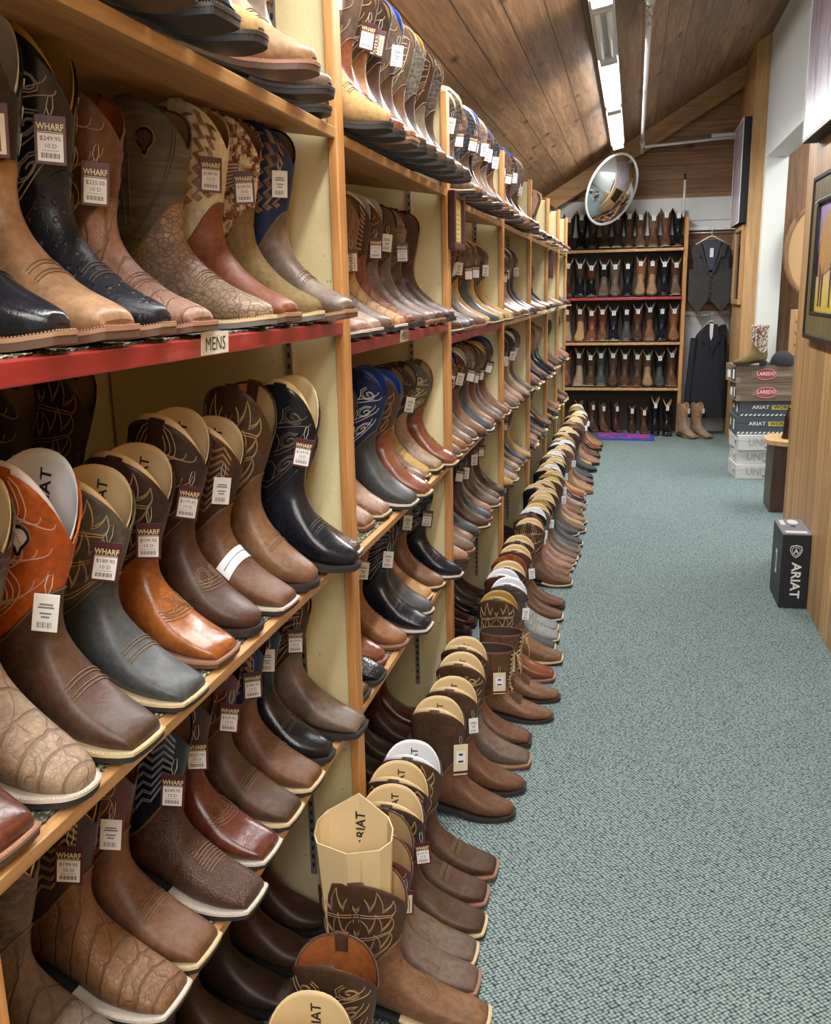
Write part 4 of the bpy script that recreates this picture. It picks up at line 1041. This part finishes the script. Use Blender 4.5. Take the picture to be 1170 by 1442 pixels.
# ------------------------------------------------------------------ far shelving bays: several hundred tiny boots
def lowboot(mb, X, Y, Z, mi, hgt, tl):
    P = []; n0 = len(mb.v)
    for t in (0, .05, .15, .35, .6, .85):
        P.append([surf('square', 'scallop', sbound(2 * PI * k / 8) * t if t else 0, 2 * PI * k / 8) for k in range(8)])
    for s_ in (1.3, 2.0): P.append([surf('square', 'scallop', s_, 2 * PI * k / 8) for k in range(8)])
    P = [[Vector((X - .306 + p.x, Y + p.y, Z + p.z * hgt)) for p in rw] for rw in P]
    mb.grid(P[:6], mi, True); mb.grid(P[5:], (mi + 2) % 5, True); mb.add(P[0], [tuple(range(8))], mi)
    mb.box(X - .306, X - .235, Y - .03, Y + .03, Z, Z + .03, 5); mb.box(X - .16, X + .004, Y - .043, Y + .043, Z, Z + .009, 5 if mi % 2 else 6)
    ct, st_ = math.cos(tl), math.sin(tl)
    mb.v[n0:] = [(X + (x - X) * ct + (z - Z) * st_, y, Z - (x - X) * st_ + (z - Z) * ct + .001) for x, y, z in mb.v[n0:]]
for b in (4, 5, 6):
    mb = MB(); rr = random.Random(b)
    for z, tl in ((1.876, .15), (1.408, 0), (.94, .19), (.555, .1)):
        y = POST[b] + .08
        while y < POST[b + 1] - .05: lowboot(mb, -.585 + rr.uniform(-.02, .03), y, z, rr.randrange(5), rr.uniform(.98, 1.12), tl); y += .136
    o = mb.build('boots', [L('smooth:umber'), L('smooth:taupe'), L('smooth:navyblack'), L('smooth:medbrown'), L('smooth:pinktan'), M['rub_black'], M['welt_cream']])
    tag(o, f'many small boots crowding the shelves of the {BN[b]} bay from the camera', 'boots', None, 'stuff')

# ================================================================== back shelving unit
YF = 10.42
UX0, UX1 = -.80, .49
r = empty('shelf_unit_frame', (-.15, YF + .15, 0), 0, 'upright wooden end panels of the boot shelves facing the aisle', 'shelf')
mb = MB(); mb.bbox(UX1 + .15, UX1 + .19, -.14, .14, 0, 2.26, .003); mb.build('end_panel', M['edge'], r)
mb = MB(); mb.box(UX0 + .12, UX0 + .15, -.14, .14, 0, 2.2); mb.build('end_panel', M['panel'], r)
mb = MB(); mb.box(UX0 + .15, UX1 + .15, .135, .142, 0, 2.1); mb.build('back_panel', plain('dark_back_panel', (.05, .035, .025), .7), r)
BZS = (1.955, 1.462, .99, .505)
for k, z in enumerate(BZS):
    r = empty('shelf_board', (-.155, YF + .14, z), 0, f'{["topmost", "red-edged second", "third", "lowest"][k]} board of the boot shelves facing the aisle', 'shelf', 'boards of the end shelving unit')
    mb = MB(); mb.box(UX0 + .157, UX1 + .153, -.155, .128, -.022, 0); mb.build('board', M['shelfwood'], r)
    mb = MB(); mb.bbox(UX0 + .157, UX1 + .153, -.168, -.155, -.028, 0, .002); mb.build('front_edge', M['red'] if k == 1 else M['shelfwood'], r)
DK = ['smooth:dark', 'smooth:darkbrown', 'smooth:navyblack', 'smooth:black', 'smooth:umber']
pal = [
 [('smooth:dark', 'smooth:dark'), ('smooth:black', 'smooth:black'), ('smooth:dark', 'smooth:dark'), ('smooth:umber', 'smooth:umber'), ('smooth:dark', 'smooth:dark'), ('smooth:umber', 'smooth:dark'), ('smooth:medbrown', 'worn:umber'), ('worn:brown', 'swirl:brown'), ('worn:brown', 'worn:brown'), ('smooth:black', 'smooth:black')],
 [('smooth:dark', 'smooth:dark'), ('smooth:navyblack', 'smooth:dark'), ('smooth:black', 'smooth:redbrown'), ('worn:taupe', 'smooth:black'), ('smooth:taupe', 'smooth:taupe'), ('smooth:navyblack', 'smooth:navyblack'), ('smooth:tan', 'smooth:warm'), ('smooth:tan', 'smooth:brown'), ('smooth:navyblack', 'smooth:black'), ('smooth:taupe', 'smooth:umber')],
 [('suede:stone', 'smooth:umber'), ('suede:wheat', 'worn:umber'), ('smooth:brick', 'smooth:redbrown'), ('smooth:brown', 'smooth:redbrown'), ('smooth:navyblack', 'smooth:navyblack'), ('smooth:slate', 'smooth:black'), ('smooth:umber', 'smooth:redbrown'), ('smooth:medbrown', 'smooth:dark'), ('smooth:navyblack', 'smooth:black'), ('smooth:warm', 'smooth:warm')],
 [('worn:brown', 'worn:brown'), ('smooth:stone', 'smooth:dark'), ('smooth:umber', 'smooth:dark'), ('smooth:slate', 'swirl:black'), ('smooth:umber', 'smooth:umber'), ('smooth:umber', 'smooth:dark'), ('smooth:umber', 'worn:umber'), ('smooth:tan', 'worn:umber'), ('smooth:slate', 'smooth:black'), ('smooth:brown', 'smooth:umber')]]
rr = random.Random(3)
for k, z in enumerate(BZS):
    for i in range(10):
        f, s_ = pal[k][i]; x = UX0 + .10 + i * .1255; ins = rr.choice([None, 'tan', 'white', 'tan'])
        lab = f"{describe(f, s_, None, 'square')}, {ORD[i]} along the end unit's {['topmost', 'red', 'third', 'lowest'][k]} shelf"
        boot(x, YF - .02, z, f, s_, None, rz0=-PI / 2, q=2, welt=rr.choice(['dark', 'dark', 'pink', 'cream']) , insert=ins if k else ('tan' if i in (9, 5, 2) else None), tagk='white', tagside='f', sz=1.2 + rr.uniform(-.08, .05), cut='deep', sy=1.2, sx=.95,
             toe=rr.choice(['square', 'round']), label=lab, group=f"boots on the end unit's {['topmost', 'red', 'third', 'lowest'][k]} shelf", yaw=rr.uniform(-.06, .06), tz=.30)
fl = [(-.50, 'smooth:redbrown', 1.0, 10.6), (-.36, 'smooth:umber', 1.05, 10.6), (-.245, 'smooth:brown', 1.0, 10.6), (-.10, 'smooth:dark', 1.0, 10.6), (.03, 'smooth:dark', .93, 10.36), (.16, 'smooth:umber', .88, 10.33), (.275, 'smooth:black', 1.18, 10.28), (.40, 'smooth:black', 1.10, 10.26)]
for i, (x, f, sz_, y) in enumerate(fl):
    boot(x, y - .2 if y > 10.5 else y, 0, f, f, None, rz0=-PI / 2 + (.3 if i < 4 else .05), q=2, welt='dark', insert='tan' if i >= 6 else rr.choice([None, 'tan']), tagk='white', tagside='f', sz=sz_, cut='deep', toe='square' if i % 2 else 'round',
         label=f"{describe(f, f, None, 'square').replace('square-toed ', '')}, {ORD[i]} along the floor under the end unit's shelves", group="boots on the floor below the end unit", tz=.29)
for i, (x, y, a) in enumerate(((.68, 10.10, -.75), (.83, 10.13, -.6))):
    boot(x, y, 0, 'suede:stone', 'worn:tan', None, rz0=-PI / 2 + .75 + a * .15, q=2, welt='tan', toe='square', tagk='white', tagside='f', sz=1.08, cut='deep', group='light tan boots right of the end unit', tz=.29,
         label=['light tan boot leaning against the end panel, beside its mate', 'light tan boot under the hanging jacket, farther from the end panel'][i])

# ================================================================== clothes alcove
mb = MB(); mb.box(.53, .99, YB - .02, YB - .012, 1.30, 2.13); struct('trim_4', mb, M['gable'])
mb = MB(); mb.bbox(.50, 1.0, 10.60, YB - .02, 2.13, 2.17, .004); struct('trim_5', mb, M['housing'])
def rodthing(z, lab):
    r = empty('hanging_rod', (.75, 10.52, z), 0, lab, 'rod'); mb = MB(); mb.tube([(-.22, 0, 0), (.25, 0, 0)], .010, 8); mb.build('rod', M['metal'], r)
    mb = MB(); mb.tube([(-.22, -.001, 0), (-.218, 0.16, 0)], .008, 6); mb.tube([(.245, 0, 0), (.245, .16, 0)], .008, 6); mb.build('bracket', M['metal'], r)
rodthing(2.10, 'upper metal rod the grey waistcoat hangs from'); rodthing(1.262, 'lower metal rod above the dark suit jacket')
def hanger(x, y, z, lab):
    r = empty('coat_hanger', (x, y, z), 0, lab, 'hanger')
    mb = MB(); mb.tube([(0, 0, -.09), (0, 0, -.03), (.018, 0, -.012), (.016, 0, .008), (0, 0, .016), (-.015, 0, .004)], .004, 6)
    mb.tube([(-.155, 0, -.165), (-.02, 0, -.09), (.02, 0, -.09), (.155, 0, -.165)], .007, 6); mb.tube([(-.155, 0, -.165), (.155, 0, -.165)], .004, 6); mb.build('hanger_body', M['pipe'], r); return r
hanger(.765, 10.48, 2.15, 'white hanger holding the grey waistcoat'); h_ = hanger(.80, 10.44, 1.275, 'dark hanger holding the black navy suit jacket'); h_.scale = (.5, 1, .8)
def fabric(name, col, r_=.85, stripe=None):
    t = NT(name); n = t.noise(t.co(), 22, 4, .6, .5); c = t.ramp(n, [(.3, tuple(x * .75 for x in col)), (.7, tuple(x * 1.25 for x in col))])
    if stripe:
        w_ = t.wave(t.co(), 60, 0, 0, 1, 'X'); w2 = t.wave(t.co(), 60, 0, 0, 1, 'Z')
        c = t.mix(t.math('MULTIPLY', t.math('MAXIMUM', t.ramp(w_, [(.9, (0, 0, 0)), (1, (1, 1, 1))]), t.ramp(w2, [(.9, (0, 0, 0)), (1, (1, 1, 1))])), .3), c, stripe)
    return t.set(c, r_, nrm=t.bump(n, .003, .5))
def garment(name, x, y, z, outline, depth, mat_, lab, cat, extra=None):
    """outline: list of (z, left x, right x); soft folded body"""
    r = empty(name, (x, y, z), 0, lab, cat); n = 32; P = []
    for (zz, a, b) in outline:
        rw = []
        for k in range(n):
            th = 2 * PI * k / n; c = math.cos(th); s_ = math.sin(th)
            fold = .010 * math.sin(7 * c * 2 + zz * 6) * (1 if s_ < 0 else .3)
            rw.append(((a + b) / 2 + (b - a) / 2 * sp(c, .8), depth * sp(s_, .7) * (1 if abs(c) < .9 else .8) + fold, zz))
        P.append(rw)
    mb = MB(); mb.grid(P, closed_u=True); mb.add(P[0], [tuple(range(n))]); mb.add(P[-1], [tuple(range(n))]); mb.build('body', mat_, r)
    return r
gv = fabric('grey_wool', (.036, .033, .034), .85, (.13, .12, .12))
r = garment('waistcoat', .765, 10.46, 2.02, [(.0, -.05, .05), (-.03, -.13, .12), (-.06, -.19, .18), (-.12, -.20, .20), (-.22, -.175, .19), (-.32, -.18, .195), (-.45, -.20, .21), (-.58, -.215, .215), (-.62, -.20, .20)], .045, gv, 'dark grey waistcoat on a white hanger in the alcove', 'waistcoat')
mb = MB()
for sg in (-1, 1):
    mb.prism([(sg * .002, -.36), (sg * .215, -.28), (sg * .213, -.60), (sg * .12, -.73), (sg * .004, -.585)], .0, .012, 0, Matrix.Translation((0, -.058, .0)) @ Matrix.Rotation(PI / 2, 4, 'X'))
    mb.prism([(sg * .015, -.34), (sg * .11, -.02), (sg * .15, -.05), (sg * .13, -.16), (sg * .09, -.17), (sg * .03, -.34)], .0, .010, 0, Matrix.Translation((0, -.060, .0)) @ Matrix.Rotation(PI / 2, 4, 'X'))
mb.build('lapel', gv, r)
mb = MB(); mb.prism([(-.09, -.01), (.09, -.01), (.02, -.32), (-.02, -.32)], 0, .004, 0, Matrix.Translation((0, -.052, 0)) @ Matrix.Rotation(PI / 2, 4, 'X')); mb.box(-.016, .016, -.056, -.05, -.56, -.3); mb.build('lining_panel', fabric('navy_lining', (.03, .036, .06), .5), r)
mb = MB(); mb.box(-.018, .018, -.066, -.062, -.17, -.08); mb.build('price_tag', M['tagwhite'], r)
mb = MB()
for i in range(4): mb.tube([(.012, -.078, -.37 - i * .055), (.012, -.084, -.37 - i * .055)], .007, 8)
mb.build('button', M['rub_black'], r)
jk = fabric('black_navy_wool', (.010, .013, .022), .8)
r = garment('suit_jacket', .80, 10.44, 1.16, [(.03, -.025, .025), (.012, -.045, .04), (-.02, -.075, .065), (-.055, -.11, .10), (-.10, -.145, .13), (-.17, -.172, .15), (-.3, -.18, .16), (-.55, -.20, .17), (-.85, -.215, .19), (-.97, -.21, .19)], .06, jk, 'black navy suit jacket hanging below the grey waistcoat', 'jacket')
mb = MB(); mb.prism([(-.04, .02), (.03, .02), (.02, -.10), (-.0, -.16)], 0, .003, 0, Matrix.Translation((0, -.066, 0)) @ Matrix.Rotation(PI / 2, 4, 'X')); mb.build('shirt_tag', M['tagwhite'], r)
mb = MB()
for sg in (-1, 1): mb.prism([(sg * .02, .02), (sg * .06, .01), (sg * .095, -.16), (sg * .05, -.20), (sg * .01, -.33)], 0, .008, 0, Matrix.Translation((0, -.068, 0)) @ Matrix.Rotation(PI / 2, 4, 'X'))
mb.build('lapel', jk, r)
mb = MB(); P = [[(-.165 - .04 * t + .038 * math.cos(a), -.02 + .045 * math.sin(a), -.13 - .68 * t) for a in np.linspace(0, 2 * PI, 13)[:-1]] for t in np.linspace(0, 1, 8)]; mb.grid(P, closed_u=True); mb.build('sleeve', jk, r)
r = garment('dark_jacket', .945, 10.60, 1.16, [(.0, -.02, .02), (-.04, -.1, .035), (-.3, -.12, .04), (-.9, -.12, .04)], .04, fabric('black_wool', (.012, .012, .014)), 'second black jacket half hidden behind the suit jacket', 'jacket')
mb = MB(); mb.box(.0, .03, -.06, -.055, -.84, -.77); mb.build('price_tag', M['tagwhite'], r)
r = empty('support_pole', (.468, 10.40, 2.26), 0, 'slim clear pole standing on the end panel of the far shelves', 'pole'); mb = MB(); mb.tube([(0, 0, 0), (0, 0, .36)], .012, 10); mb.build('tube', plain('frosted_tube', (.6, .62, .6), .2), r)
mb = MB(); mb.tube([(0, 0, .36), (0, 0, .42)], .014, 8); mb.build('pole_cap', M['ink'], r)

# floor mat
def mat_mat():
    t = NT('blue_pink_mat'); v = t.co(); b = t.noise(v, 16, 2, .5, .3); c = t.ramp(b, [(.44, (.035, .07, .42)), (.5, (.45, .05, .16)), (.60, (.45, .05, .16)), (.66, (.04, .08, .45))], 'CONSTANT'); return t.set(c, .9)
r = empty('floor_mat', (-.02, 10.28, 0), 0, 'blue and pink mat on the carpet before the far boot shelves', 'mat'); mb = MB(); mb.bbox(-.40, .28, -.33, .20, 0, .012, .004); mb.build('border', plain('blue_mat_edge', (.03, .06, .42), .9), r)
mb = MB(); mb.box(-.36, .24, -.25, .17, .012, .0145); mb.build('pattern_field', mat_mat(), r)

# ================================================================== right side: boxes, table, art
def RXm(x, y, z, ax='X'):   # text on a face looking at -Y
    return Matrix.Translation((x, y, z)) @ Matrix.Rotation(PI / 2, 4, 'X')
bxwood = wood('printed_wood_grain', (.13, .085, .055), (.25, .17, .115), (.37, .27, .19), 'X', (2, .05), False, .5)
m_grey = plain('grey_box_card', (.075, .085, .105), .5); m_blk = plain('black_box_card', (.014, .015, .02), .45); m_yel = plain('yellow_print', (.62, .47, .10), .5); m_pw = mat_white('whitewashed_box', (.68, .67, .64), .6)
m_redp = plain('red_print', (.45, .07, .055), .5); m_wprint = plain('white_print', (.78, .79, .8), .5)
stack = [(.857, 0, .118, 'white', 'whitewashed print box on the carpet, lowest of the stack'), (.862, .119, .240, 'white', 'whitewashed print box second up in the stack'), (.855, .241, .365, 'white', 'whitewashed print box under the two grey boxes'),
         (.842, .366, .512, 'work', 'dark grey box with yellow print, lower of two'), (.862, .513, .640, 'work', 'dark grey box with yellow print, upper of two'), (.830, .641, .786, 'laredo', 'wood-print box with red oval, lower of two'), (.806, .787, .930, 'laredo', 'wood-print box with red oval, topmost of the stack')]
for x, z0, z1, ty, lab in stack:
    rz_ = .10 + .05 * math.sin(x * 400)
    r = empty('shoe_box', (x + .215, 8.205 + .02 * math.sin(x * 300), z0), rz_, lab, 'box', 'boxes stacked in the opening'); h = z1 - z0; a, b2 = -.22, .24
    lidm = {'white': m_pw, 'work': m_grey, 'laredo': bxwood}[ty]
    mb = MB(); mb.bbox(a + .003, b2 - .003, -.172, .172, 0, h - .002, .003); mb.build('box_body', lidm if ty != 'white' else m_pw, r)
    mb = MB(); mb.bbox(a, b2, -.175, .175, h * .62, h, .003); mb.build('lid', lidm, r)
    mb = MB(); y = -.1765
    if ty == 'work':
        add_text(mb, 'ARIAT', .042, RXm(a + .17, y, h * .60), 0, True, 1.15); mb.box(a + .255, a + .42, y - .0004, y + .001, h * .60 - .019, h * .60 + .019, 1); add_text(mb, 'WORK', .038, RXm(a + .337, y - .001, h * .60), 2, True, 1.1)
        for i in range(13):
            x_ = a + .01 + i * .034; mb.add([(x_, y, .006), (x_ + .017, y, .006), (x_ + .030, y, .022), (x_ + .013, y, .022)], [(0, 1, 2, 3)], 0)
        mb.box(a - .0008, a, -.12, -.06, .03, h - .03, 0); mb.box(a - .0008, a, .02, .1, .05, h - .04, 1)
    elif ty == 'laredo':
        mb.add([(a + .235 + .085 * math.cos(t), y, h * .5 + .046 * math.sin(t)) for t in np.linspace(0, 2 * PI, 33)[:-1]], [tuple(range(32))], 3)
        mb.tube([(a + .235 + .082 * math.cos(t), y, h * .5 + .043 * math.sin(t)) for t in np.linspace(0, 2 * PI, 33)[:-1]], .0012, 4, 0, closed=True)
        add_text(mb, 'LAREDO', .040, RXm(a + .235, y - .0008, h * .52), 0, True, .95); mb.box(a - .0008, a, -.14, -.04, .02, h - .02, 2); mb.box(a - .0014, a - .0007, -.12, -.07, .03, h - .035, 0); mb.box(a - .0014, a - .0007, .0, .10, .03, h - .05, 0)
    else:
        add_text(mb, 'UNIT', .085, RXm(a + .17, y, h * .5), 4, True, .9); add_text(mb, 'EST', .022, RXm(a + .235, y, .022), 2, True, 1.2)
        mb.box(a - .0008, a, -.12, -.04, .03, h - .03, 0); mb.box(a - .0014, a - .0007, -.10, -.07, .04, h - .05, 2)
    mb.build('box_print', [m_wprint, m_yel, m_blk, m_redp, plain('faint_grey_print', (.42, .42, .41), .6)], r)
# boot and cap on top of the stack
boot(.80, 8.02, .931, 'suede:olive', 'camo:stone', None, rz0=PI, toe='snip', welt='dark', q=1, cut='flat', tstitch=None, sz=.98, sx=.86, label='tan suede boot with camo shaft standing on the box stack', group='', name='cowboy_boot')
r = empty('baseball_cap', (1.19, 8.12, .931), 0, 'black cap lying on the box stack beside the camo boot', 'cap')
mb = MB(); mb.grid([[(.095 * math.cos(u) * math.cos(t) , .095 * math.sin(u) * math.cos(t), .112 * math.sin(t)) for u in np.linspace(0, 2 * PI, 25)[:-1]] for t in np.linspace(0, PI / 2 * .98, 10)], closed_u=True); mb.build('crown', plain('black_cap_cloth', (.018, .018, .022), .8), r)
mb = MB(); mb.grid([[((-.085 - .07 * v * math.cos(u)), .085 * math.sin(u), .012 - .01 * v) for u in np.linspace(-1.2, 1.2, 11)] for v in np.linspace(0, 1, 5)]); mb.grid([[((-.085 - .07 * v * math.cos(u)), .085 * math.sin(u), .009 - .01 * v) for u in np.linspace(-1.2, 1.2, 11)] for v in np.linspace(0, 1, 5)]); mb.build('brim', plain('black_cap_brim', (.02, .02, .022), .7), r)
# live-edge table
r = empty('side_table', (1.10, 6.95, 0), 0, 'small side table with live-edge top on dark base, past the wooden wall', 'table')
mb = MB(); mb.bbox(-.125, .12, -.15, .15, 0, .476, .004); mb.build('base', M['darkbox'], r)
mb = MB(); mb.bbox(-.128, -.118, -.152, -.140, .0, .476, .002); mb.bbox(-.02, -.012, -.156, -.148, 0, .475, .001); mb.build('corner_trim', plain('greyish_trim', (.12, .10, .09), .5), r)
mb = MB(); outl = [(-.17, -.06), (-.155, -.13), (-.11, -.17), (-.06, -.205), (.0, -.215), (.08, -.22), (.16, -.20), (.16, .2), (-.10, .20), (-.15, .10), (-.165, .02)]; mb.prism(outl, .477, .508); mb.build('tabletop', M['liveedge'], r)
r = empty('ornament', (1.09, 6.92, .509), 0, 'dark brown object standing on the live-edge side table', 'ornament')
mb = MB(); prof = [(.045, 0), (.048, .01), (.040, .03), (.038, .10), (.034, .16), (.022, .19), (.016, .205), (.018, .215)]
mb.grid([[(a * math.cos(u), a * math.sin(u), z) for u in np.linspace(0, 2 * PI, 21)[:-1]] for a, z in prof], closed_u=True); mb.add([(.018 * math.cos(u), .018 * math.sin(u), .215) for u in np.linspace(0, 2 * PI, 21)[:-1]], [tuple(range(20))]); mb.build('body', plain('dark_brown_glaze', (.035, .016, .012), .35), r); r.name = 'ornament'
# black upright box on the carpet
r = empty('boot_box', (.812, 4.84, 0), 0, 'black upright ARIAT boot box on the carpet against the wooden wall', 'box')
mb = MB(); mb.bbox(-.065, .065, -.155, .155, 0, .378, .003); mb.build('box_body', m_blk, r)
mb = MB(); mb.bbox(-.067, .067, -.157, .157, .374, .382, .002); mb.build('end_flap', plain('grey_flap', (.22, .22, .25), .5), r)
mb = MB(); y = -.1562
Mt = Matrix.Translation((.004, y, .145)) @ Matrix.Rotation(PI / 2, 4, 'X') @ Matrix.Rotation(-PI / 2, 4, 'Z')
add_text(mb, 'ARIAT', .062, Mt, 0, True, 1.05)
sh = [(-.026, .028), (0, .034), (.026, .028), (.030, .005), (.018, -.020), (0, -.034), (-.018, -.020), (-.030, .005)]
mb.tube([(a * .9, y, .292 + b_ * .9) for a, b_ in sh], .0022, 4, 0, closed=True); mb.tube([(a * .62, y, .292 + b_ * .62) for a, b_ in sh], .0016, 4, 0, closed=True); add_text(mb, 'A', .034, RXm(0, y, .292), 0, True)
mb.build('logo_print', m_wprint, r)
mb = MB(); mb.box(-.05, .05, -.14, -.10, .382, .3826, 0); mb.box(-.05, -.028, .02, .12, .382, .3826, 0); mb.add([(.012 + .026 * math.cos(t), .085 + .05 * math.sin(t), .3828) for t in np.linspace(0, 2 * PI, 25)[:-1]], [tuple(range(24))], 0); mb.box(-.01, .014, -.02, .005, .3822, .3828, 1)
mb.box(-.0665, -.0655, -.02, .02, .14, .26, 0); mb.box(-.0668, -.0662, -.01, .01, .16, .24, 1)
mb.build('end_label', [m_wprint, m_blk], r)

# framed bison painting
def mat_art():
    t = NT('painted_yellow_violet_background'); v = t.co(); sep = t.n('ShaderNodeSeparateXYZ'); t.l(v, sep.inputs[0]); n = t.noise(v, 7, 4, .6, .6)
    h = t.math('ADD', t.math('MULTIPLY', sep.outputs[2], 1.9), t.math('MULTIPLY', n, .5))
    c = t.ramp(h, [(.25, (.42, .40, .03)), (.5, (.72, .55, .04)), (.78, (.80, .62, .22)), (.95, (.50, .33, .50)), (1.0, (.42, .30, .55))]); return t.set(c, .4)
r = empty('framed_painting', (.88, 4.63, 1.295), 0, 'bison painting in a wide bronze frame on the wooden wall', 'painting')
def fr(mb, d, y0, y1, z0, z1, w_, mi=0):
    mb.bbox(-d, 0, y0, y1, z0, z0 + w_, .004, mi); mb.bbox(-d, 0, y0, y1, z1 - w_, z1, .004, mi); mb.bbox(-d, 0, y0, y0 + w_, z0 + w_, z1 - w_, .004, mi); mb.bbox(-d, 0, y1 - w_, y1, z0 + w_, z1 - w_, .004, mi)
brz = wood('bronze_frame', (.10, .075, .03), (.19, .145, .065), (.30, .24, .12), 'Z', None, False, .35)
mb = MB(); fr(mb, .035, -.55, .55, 0, .775, .022); fr(mb, .030, -.43, .43, .115, .66, .02); mb.build('black_frame_lip', plain('black_frame', (.016, .014, .014), .3), r)
mb = MB(); fr(mb, .027, -.53, .53, .021, .754, .097); mb.build('bronze_frame', brz, r)
mb = MB(); mb.box(-.012, -.004, -.42, .42, .13, .65); mb.build('painted_background', mat_art(), r)
def Py(poly, d0, d1, mb, mi): mb.prism(poly, d0, d1, mi, Matrix(((0, 0, 1, 0), (1, 0, 0, 0), (0, 1, 0, 0), (0, 0, 0, 1))))
mb = MB()
Py([(.36, .42), (.35, .50), (.30, .56), (.20, .595), (.08, .60), (-.05, .62), (-.18, .60), (-.28, .52), (-.30, .40), (-.24, .30), (-.12, .33), (.05, .34), (.15, .32), (.26, .30), (.33, .33)], -.0145, -.012, mb, 0)
Py([(.36, .42), (.26, .30), (.22, .36), (.24, .47), (.30, .52)], -.0155, -.0144, mb, 1)
for y_ in (.31, .25, .05, -.05, -.15, -.22): Py([(y_ + .02, .36), (y_ + .012, .24), (y_ + .010, .16), (y_ - .008, .16), (y_ - .012, .26), (y_ - .022, .36)], -.0150, -.0140, mb, 2)
mb.tube([(-.016, .355, .45), (-.016, .375, .38), (-.016, .37, .30)], .003, 5, 2)
mb.build('painted_bison', [NT('painted_gold_hide').set((.50, .28, .10), .45), plain('painted_orange_hide', (.60, .30, .07), .45), plain('painted_purple_shade', (.10, .03, .06), .45)], r)
# canvases
def mat_canvas(nm, a, b_, c_):
    t = NT(nm); v = t.co(scale=(1, 1, .12)); n = t.noise(v, 16, 3, .55, .3); return t.set(t.ramp(n, [(.3, a), (.45, b_), (.55, (.45, .43, .50)), (.7, c_)]), .25)
cv = mat_canvas('streaked_canvas_print', (.10, .12, .22), (.50, .40, .48), (.45, .22, .18))
for (x, y0, y1, z0, z1, d, lab) in ((.88, 4.25, 5.33, 2.25, 3.25, .075, 'large pinkish streaked canvas above the bison painting'), (1.0, 9.56, 10.36, 2.13, 3.06, .07, 'narrow black-sided streaked canvas on the far wooden column wall')):
    r = empty('canvas_print', (x, (y0 + y1) / 2, z0), 0, lab, 'canvas'); h = (y1 - y0) / 2; H_ = z1 - z0
    mb = MB(); mb.bbox(-d, -.002, -h, h, 0, H_, .004); mb.build('stretcher_frame', plain('black_canvas_edge', (.010, .010, .013), .7), r)
    mb = MB(); mb.box(-d - .001, -d + .002, -h + .015, h - .015, .015, H_ - .015); mb.build('canvas_face', cv, r)
    mb = MB(); fr(mb, .002, -h + .002, h - .002, .002, H_ - .002, .012); o = mb.build('white_border', m_wprint, r); o.location = (-d + .0005, 0, 0)
r = empty('wooden_picture_frame', (1.0, 9.95, 1.38), 0, 'narrow light wood frame with dark glass below the far canvas', 'picture frame'); mb = MB(); fr(mb, .03, -.33, .36, 0, .74, .05); mb.build('frame', M['wingwood'], r)
mb = MB(); mb.box(-.010, -.003, -.30, .33, .04, .70); mb.build('dark_picture', plain('dark_picture_glass', (.03, .018, .014), .1), r)
# things through the opening
r = empty('round_wooden_hoop', (1.62, 9.25, 1.85), 0, 'large round wooden hoop seen through the opening', 'hoop')
mb = MB(); mb.tube([(.30 * math.cos(t), 0, .42 * math.sin(t)) for t in np.linspace(0, 2 * PI, 49)[:-1]], .022, 8, closed=True); mb.build('rim', M['brownwood'], r)
mb = MB(); mb.add([(.29 * math.cos(t), y_, .41 * math.sin(t)) for y_ in (0, .01) for t in np.linspace(0, 2 * PI, 49)[:-1]], [tuple(range(48)), tuple(range(48, 96))]); mb.build('drumhead', plain('hide_tan', (.50, .31, .14), .5), r)
r = empty('wooden_display_rack', (1.44, 8.9, 0), 0, 'light wooden display rack with stepped slats through the opening', 'rack')
mb = MB(); mb.bbox(-.05, .25, .0, .3, 0, 1.34, .005)
mb.build('rack_side', M['wingwood'], r)
for i in range(4):
    mb = MB(); mb.bbox(-.06, .25, -.04, .0, .95 + i * .1, 1.02 + i * .1, .004); mb.build('slat', M['edge'], r)

# ================================================================== camera
F_ = 1315.0; cx, cy = 585.0, 721.0
Yd = Vector((893 - cx, 405 - cy, F_)).normalized(); dn = Vector((694 - cx, 6301 - cy, F_)).normalized()
dn = (dn - Yd * dn.dot(Yd)).normalized(); Zd = -dn; Xd = Yd.cross(Zd)
cam = bpy.data.cameras.new('camera'); co_ = bpy.data.objects.new('camera', cam); C.objects.link(co_)
# image axes (right, down, forward) expressed in world axes
right = Vector((Xd.x, Yd.x, Zd.x)); down = Vector((Xd.y, Yd.y, Zd.y)); fwd = Vector((Xd.z, Yd.z, Zd.z))
Mc = Matrix((right, -down, -fwd)).transposed().to_4x4(); Mc.translation = Vector((0, 0, 1.56)); co_.matrix_world = Mc
cam.sensor_fit = 'VERTICAL'; cam.sensor_height = 24; cam.lens = 24 * F_ / 1442; cam.clip_start = .02; cam.clip_end = 100
sc.camera = co_
sc.view_settings.view_transform = 'Standard'; sc.view_settings.look = 'None'; sc.view_settings.gamma = 1; sc.view_settings.use_curve_mapping = False
sc.view_settings.exposure = .56
for o in sc.objects:
    if 'group' in o.keys() and o['group'] == '': del o['group']
print('boots', nboot, 'objects', len(sc.objects))
